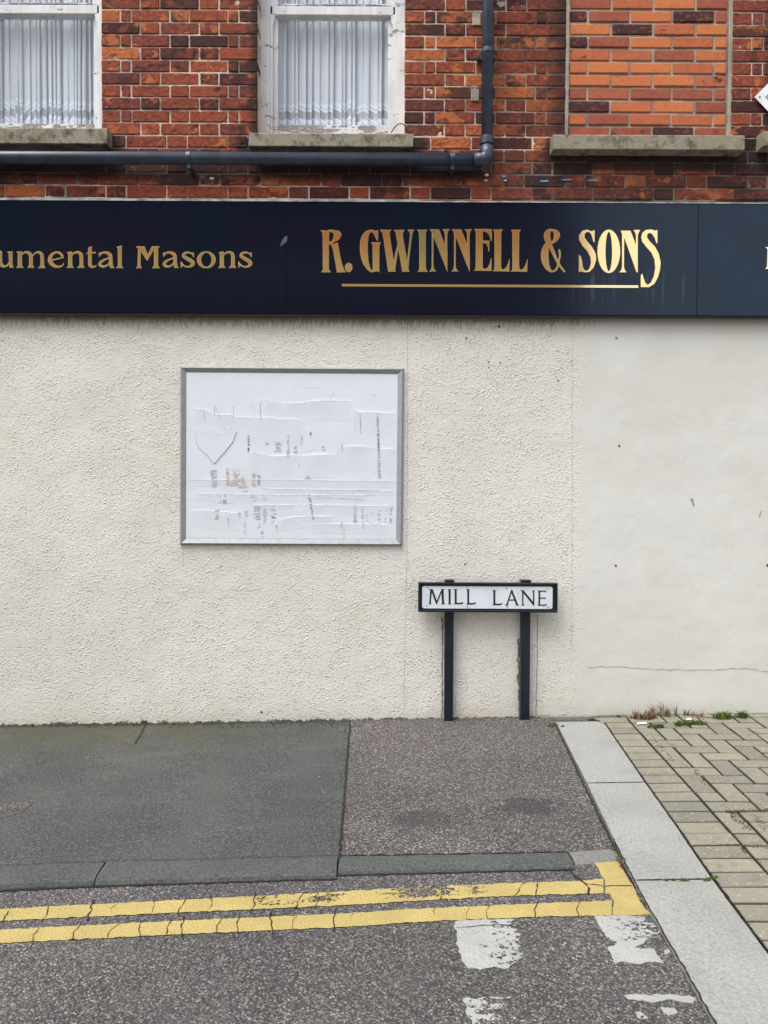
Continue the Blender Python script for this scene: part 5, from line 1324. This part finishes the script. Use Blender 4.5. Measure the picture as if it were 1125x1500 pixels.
tuft('weed', 1014, 1049, 60, 0.11, 0.05, BR+GR[3:], 'wispy brown grass at the wall between the green weeds', group=g, seed=8, wd=0.002, flat=0.9)
tuft('weed', 1050, 1052, 260, 0.092, 0.060, GR, 'bright green bushy weed against the wall, second from the right', group=g, seed=9, wd=0.0032, flat=1.1)
tuft('weed', 1076, 1051, 220, 0.080, 0.052, [GR[0], GR[2]], 'dark green bushy weed, rightmost against the wall', group=g, seed=15, wd=0.003, flat=1.1)
tuft('weed', 907, 1051, 20, 0.03, 0.012, GR[:3], 'tiny green sprout at the wall above the pale strip edge', group=g, seed=11)
tuft('weed', 213, 1058, 26, 0.045, 0.018, [(0.08, 0.20, 0.04), (0.06, 0.15, 0.03)], 'small bright green seedling at the wall foot left of the poster board', group=None, seed=12, wd=0.006, flat=0.8)
tuft('weed', 815, 1064, 60, 0.035, 0.045, GR[:3], 'green moss tuft where the tarmac patch meets the strip', group=None, seed=13)
g2 = 'sprouts in the joint of the pale strip'
for i, (px, py, lb) in enumerate(((981, 1290, 'tiny green sprout in the strip joint, leftmost'), (1003, 1290, 'tiny green sprout in the middle of the strip joint'), (1030, 1290, 'tiny green sprout at the right end of the strip joint'), (1043, 1287, 'tiny green sprout at the corner of the strip and the paving blocks'))):
    tuft('weed', px, py, 40, 0.016, 0.018, GR[:3], lb, group=g2, seed=20+i, wd=0.003, flat=1.2)
tuft('dry_twig', 504, 1072, 14, 0.10, 0.02, [(0.36, 0.26, 0.13), (0.30, 0.20, 0.10)], 'dried straw stalk lying at the seam of the two tarmacs', 'weed', seed=31, wd=0.0022, flat=1.5)
tuft('dry_twig', 688, 1054, 22, 0.09, 0.05, [(0.36, 0.27, 0.15), (0.28, 0.2, 0.12)], 'wisp of dry straw beside the left sign post', 'weed', seed=32, wd=0.0018, flat=1.8)
# moss in the joints of the block paving, and edges of the strip
b = MB(); rs = random.Random(5)
def moss(px, py, r, n, cols):
    c = GP(px, py, off=0.004)
    for i in range(n):
        a = rs.uniform(0, 6.28); d = r*math.sqrt(rs.random()); p = c+Vector((d*math.cos(a), d*math.sin(a), 0)); s = rs.uniform(0.0015, 0.0035); col = rs.choice(cols); k_ = rs.uniform(0.6, 1.3)
        u = Vector((rs.uniform(-1, 1), rs.uniform(-1, 1), rs.uniform(0.2, 1))).normalized()*s*1.6; v = Vector((rs.uniform(-1, 1), rs.uniform(-1, 1), 0)).normalized()*s
        b.add([p-v, p+v, p+v*0.6+u, p-v*0.6+u], [(0, 1, 2, 3)], tuple(x*k_ for x in col)+(1,))
MC = [(0.12, 0.10, 0.03), (0.09, 0.10, 0.03), (0.16, 0.10, 0.05), (0.07, 0.08, 0.02)]
for (x0, y0, x1, y1, n, dens) in ((950, 1072, 985, 1115, 10, 9), (1065, 1190, 1125, 1187, 14, 22), (1072, 1195, 1098, 1216, 8, 22), (1020, 1128, 1032, 1148, 5, 14), (985, 1090, 1000, 1108, 4, 12), (1092, 1072, 1110, 1072, 3, 20), (1105, 1195, 1125, 1215, 6, 30), (1050, 1235, 1125, 1242, 8, 8),
                             (880, 1060, 1040, 1285, 30, 4), (1060, 1182, 1090, 1202, 6, 14), (819, 1066, 899, 1240, 20, 5), (899, 1240, 912, 1270, 7, 18), (512, 1080, 500, 1250, 18, 4), (1088, 1245, 1093, 1248, 2, 25), (1110, 1200, 1125, 1222, 6, 30)):
    for i in range(n):
        t = i/max(1, n-1); moss(x0+(x1-x0)*t+rs.uniform(-2, 2), y0+(y1-y0)*t+rs.uniform(-1, 1), 0.014, dens, MC)
tag(b.build('moss', M_leaf), kind='stuff')
# scraps of litter
b = MB()
for (px, py, s, ln) in ((940, 1060, 0.010, 0.03), (1009, 1054, 0.010, 0.015)):
    c = GP(px, py, off=0.012); b.hexa([c+Vector((-ln, -s, 0)), c+Vector((ln, -s*0.6, 0.004)), c+Vector((ln*0.9, s, 0.007)), c+Vector((-ln*0.8, s, 0.002))], [c+Vector((-ln, -s, -.001)), c+Vector((ln, -s*0.6, 0.003)), c+Vector((ln*0.9, s, 0.006)), c+Vector((-ln*0.8, s, 0.001))])
    nm = b.build('paper_scrap', M_dw); tag(nm, 'small white scrap of litter among the weeds by the dry tuft' if px < 1000 else 'tiny white scrap of litter between the green weeds', 'litter'); b = MB()
def grit(px0, py0, px1, py1, n, sizes, cols, seed):
    rs = random.Random(seed)
    for i in range(n):
        p = GP(rs.uniform(px0, px1), rs.uniform(py0, py1), off=0.003); s = rs.uniform(*sizes); col = rs.choice(cols)
        vs = [p+Vector((rs.uniform(-1, 1), rs.uniform(-1, 1), 0)).normalized()*s*rs.uniform(.7, 1.2) for _ in range(3)]+[p+Vector((0, 0, s*0.8))]
        b.add(vs, [(0, 1, 3), (1, 2, 3), (2, 0, 3)], (*col, 1))
grit(0, 1058, 510, 1066, 260, (0.003, 0.009), [(0.03, 0.03, 0.025), (0.05, 0.045, 0.035), (0.10, 0.09, 0.07), (0.02, 0.02, 0.02)], 2)
grit(520, 1054, 810, 1060, 90, (0.003, 0.007), [(0.05, 0.045, 0.04), (0.2, 0.18, 0.16), (0.03, 0.03, 0.02)], 3)
grit(0, 1070, 500, 1250, 40, (0.0025, 0.005), [(0.35, 0.34, 0.31), (0.2, 0.2, 0.18)], 4)
grit(930, 1046, 1110, 1056, 90, (0.003, 0.007), [(0.06, 0.04, 0.03), (0.12, 0.08, 0.05), (0.03, 0.025, 0.02)], 6)
tag(b.build('grit', M_leaf), kind='stuff')

# ================================================================ HOUSE ACROSS THE STREET (seen only mirrored in the gilding)
hs_ = thing('brick_house', 'orange brick house across the street, seen mirrored in the gilded letters', 'house', (0, -13.5, 0))
def mat_house():
    k = NT('opposite brickwork', 0.9); t = k.n('ShaderNodeTexBrick'); k.l(k.map(rot=(R(90), 0, 0)), t.inputs[0]); t.inputs['Color1'].default_value = (0.74, 0.34, 0.17, 1); t.inputs['Color2'].default_value = (0.64, 0.27, 0.13, 1)
    t.inputs['Mortar'].default_value = (0.55, 0.42, 0.3, 1); t.inputs['Scale'].default_value = 1.0; t.inputs['Brick Width'].default_value = 0.23; t.inputs['Row Height'].default_value = 0.075; t.inputs['Mortar Size'].default_value = 0.006
    k.col(t.outputs[0]); return k.m
M_hb = mat_house(); M_cream = mat_flat('cream stucco band', (0.70, 0.62, 0.46), 0.8); M_slate = mat_flat('roof slate', (0.08, 0.08, 0.09), 0.8)
M_wpaint = mat_flat('white window paint', (0.75, 0.75, 0.72), 0.5); M_wdark = mat_flat('dark window pane', (0.05, 0.06, 0.07), 0.1)
hx0, hx1, hy, hz = -14.0, 4.6, -13.5, 8.1
b = MB(); b.box(hx0, hx1, hy-7, hy, -1, hz); b.build('wall', M_hb, hs_)
b = MB(); b.add([(hx0-0.3, hy+0.35, hz), (hx1+0.3, hy+0.35, hz), (hx1+0.3, hy-3.5, hz+2.6), (hx0-0.3, hy-3.5, hz+2.6), (hx0-0.3, hy-7.3, hz), (hx1+0.3, hy-7.3, hz)], [(0,1,2,3), (3,2,5,4), (0,4,5,1), (0,3,4), (1,5,2)]); b.build('roof', M_slate, hs_)
b = MB(); b.box(hx0, hx1, hy+0.002, hy+0.06, 5.9, 6.85); b.build('band', M_cream, hs_)
b = MB(); b.box(hx0, hx1, hy+0.002, hy+0.05, -0.5, 2.7); b.build('ground_floor', M_cream, hs_)
for k_ in range(6):
    x = hx0+1.6+k_*3.0
    for z in (3.6,):
        b = MB(); b.box(x-0.6, x+0.6, hy+0.002, hy+0.07, z, z+1.9); wn = b.build('window', M_wpaint, hs_)
        b = MB(); b.box(x-0.5, x+0.5, hy+0.072, hy+0.074, z+0.1, z+0.9); b.box(x-0.5, x+0.5, hy+0.072, hy+0.074, z+1.0, z+1.8); b.build('pane', M_wdark, wn)

M_wgreen = mat_flat('grey green blind', (0.30, 0.36, 0.30), 0.6)
for x in (0.85, -4.2, -8.6):
    b = MB(); b.box(x-0.55, x+0.5, hy+0.062, hy+0.11, 6.7, 7.9); wn = b.build('window', M_cream, hs_)
    b = MB(); b.box(x-0.38, x+0.38, hy+0.112, hy+0.116, 6.82, 7.8); b.build('pane', M_wgreen, wn)
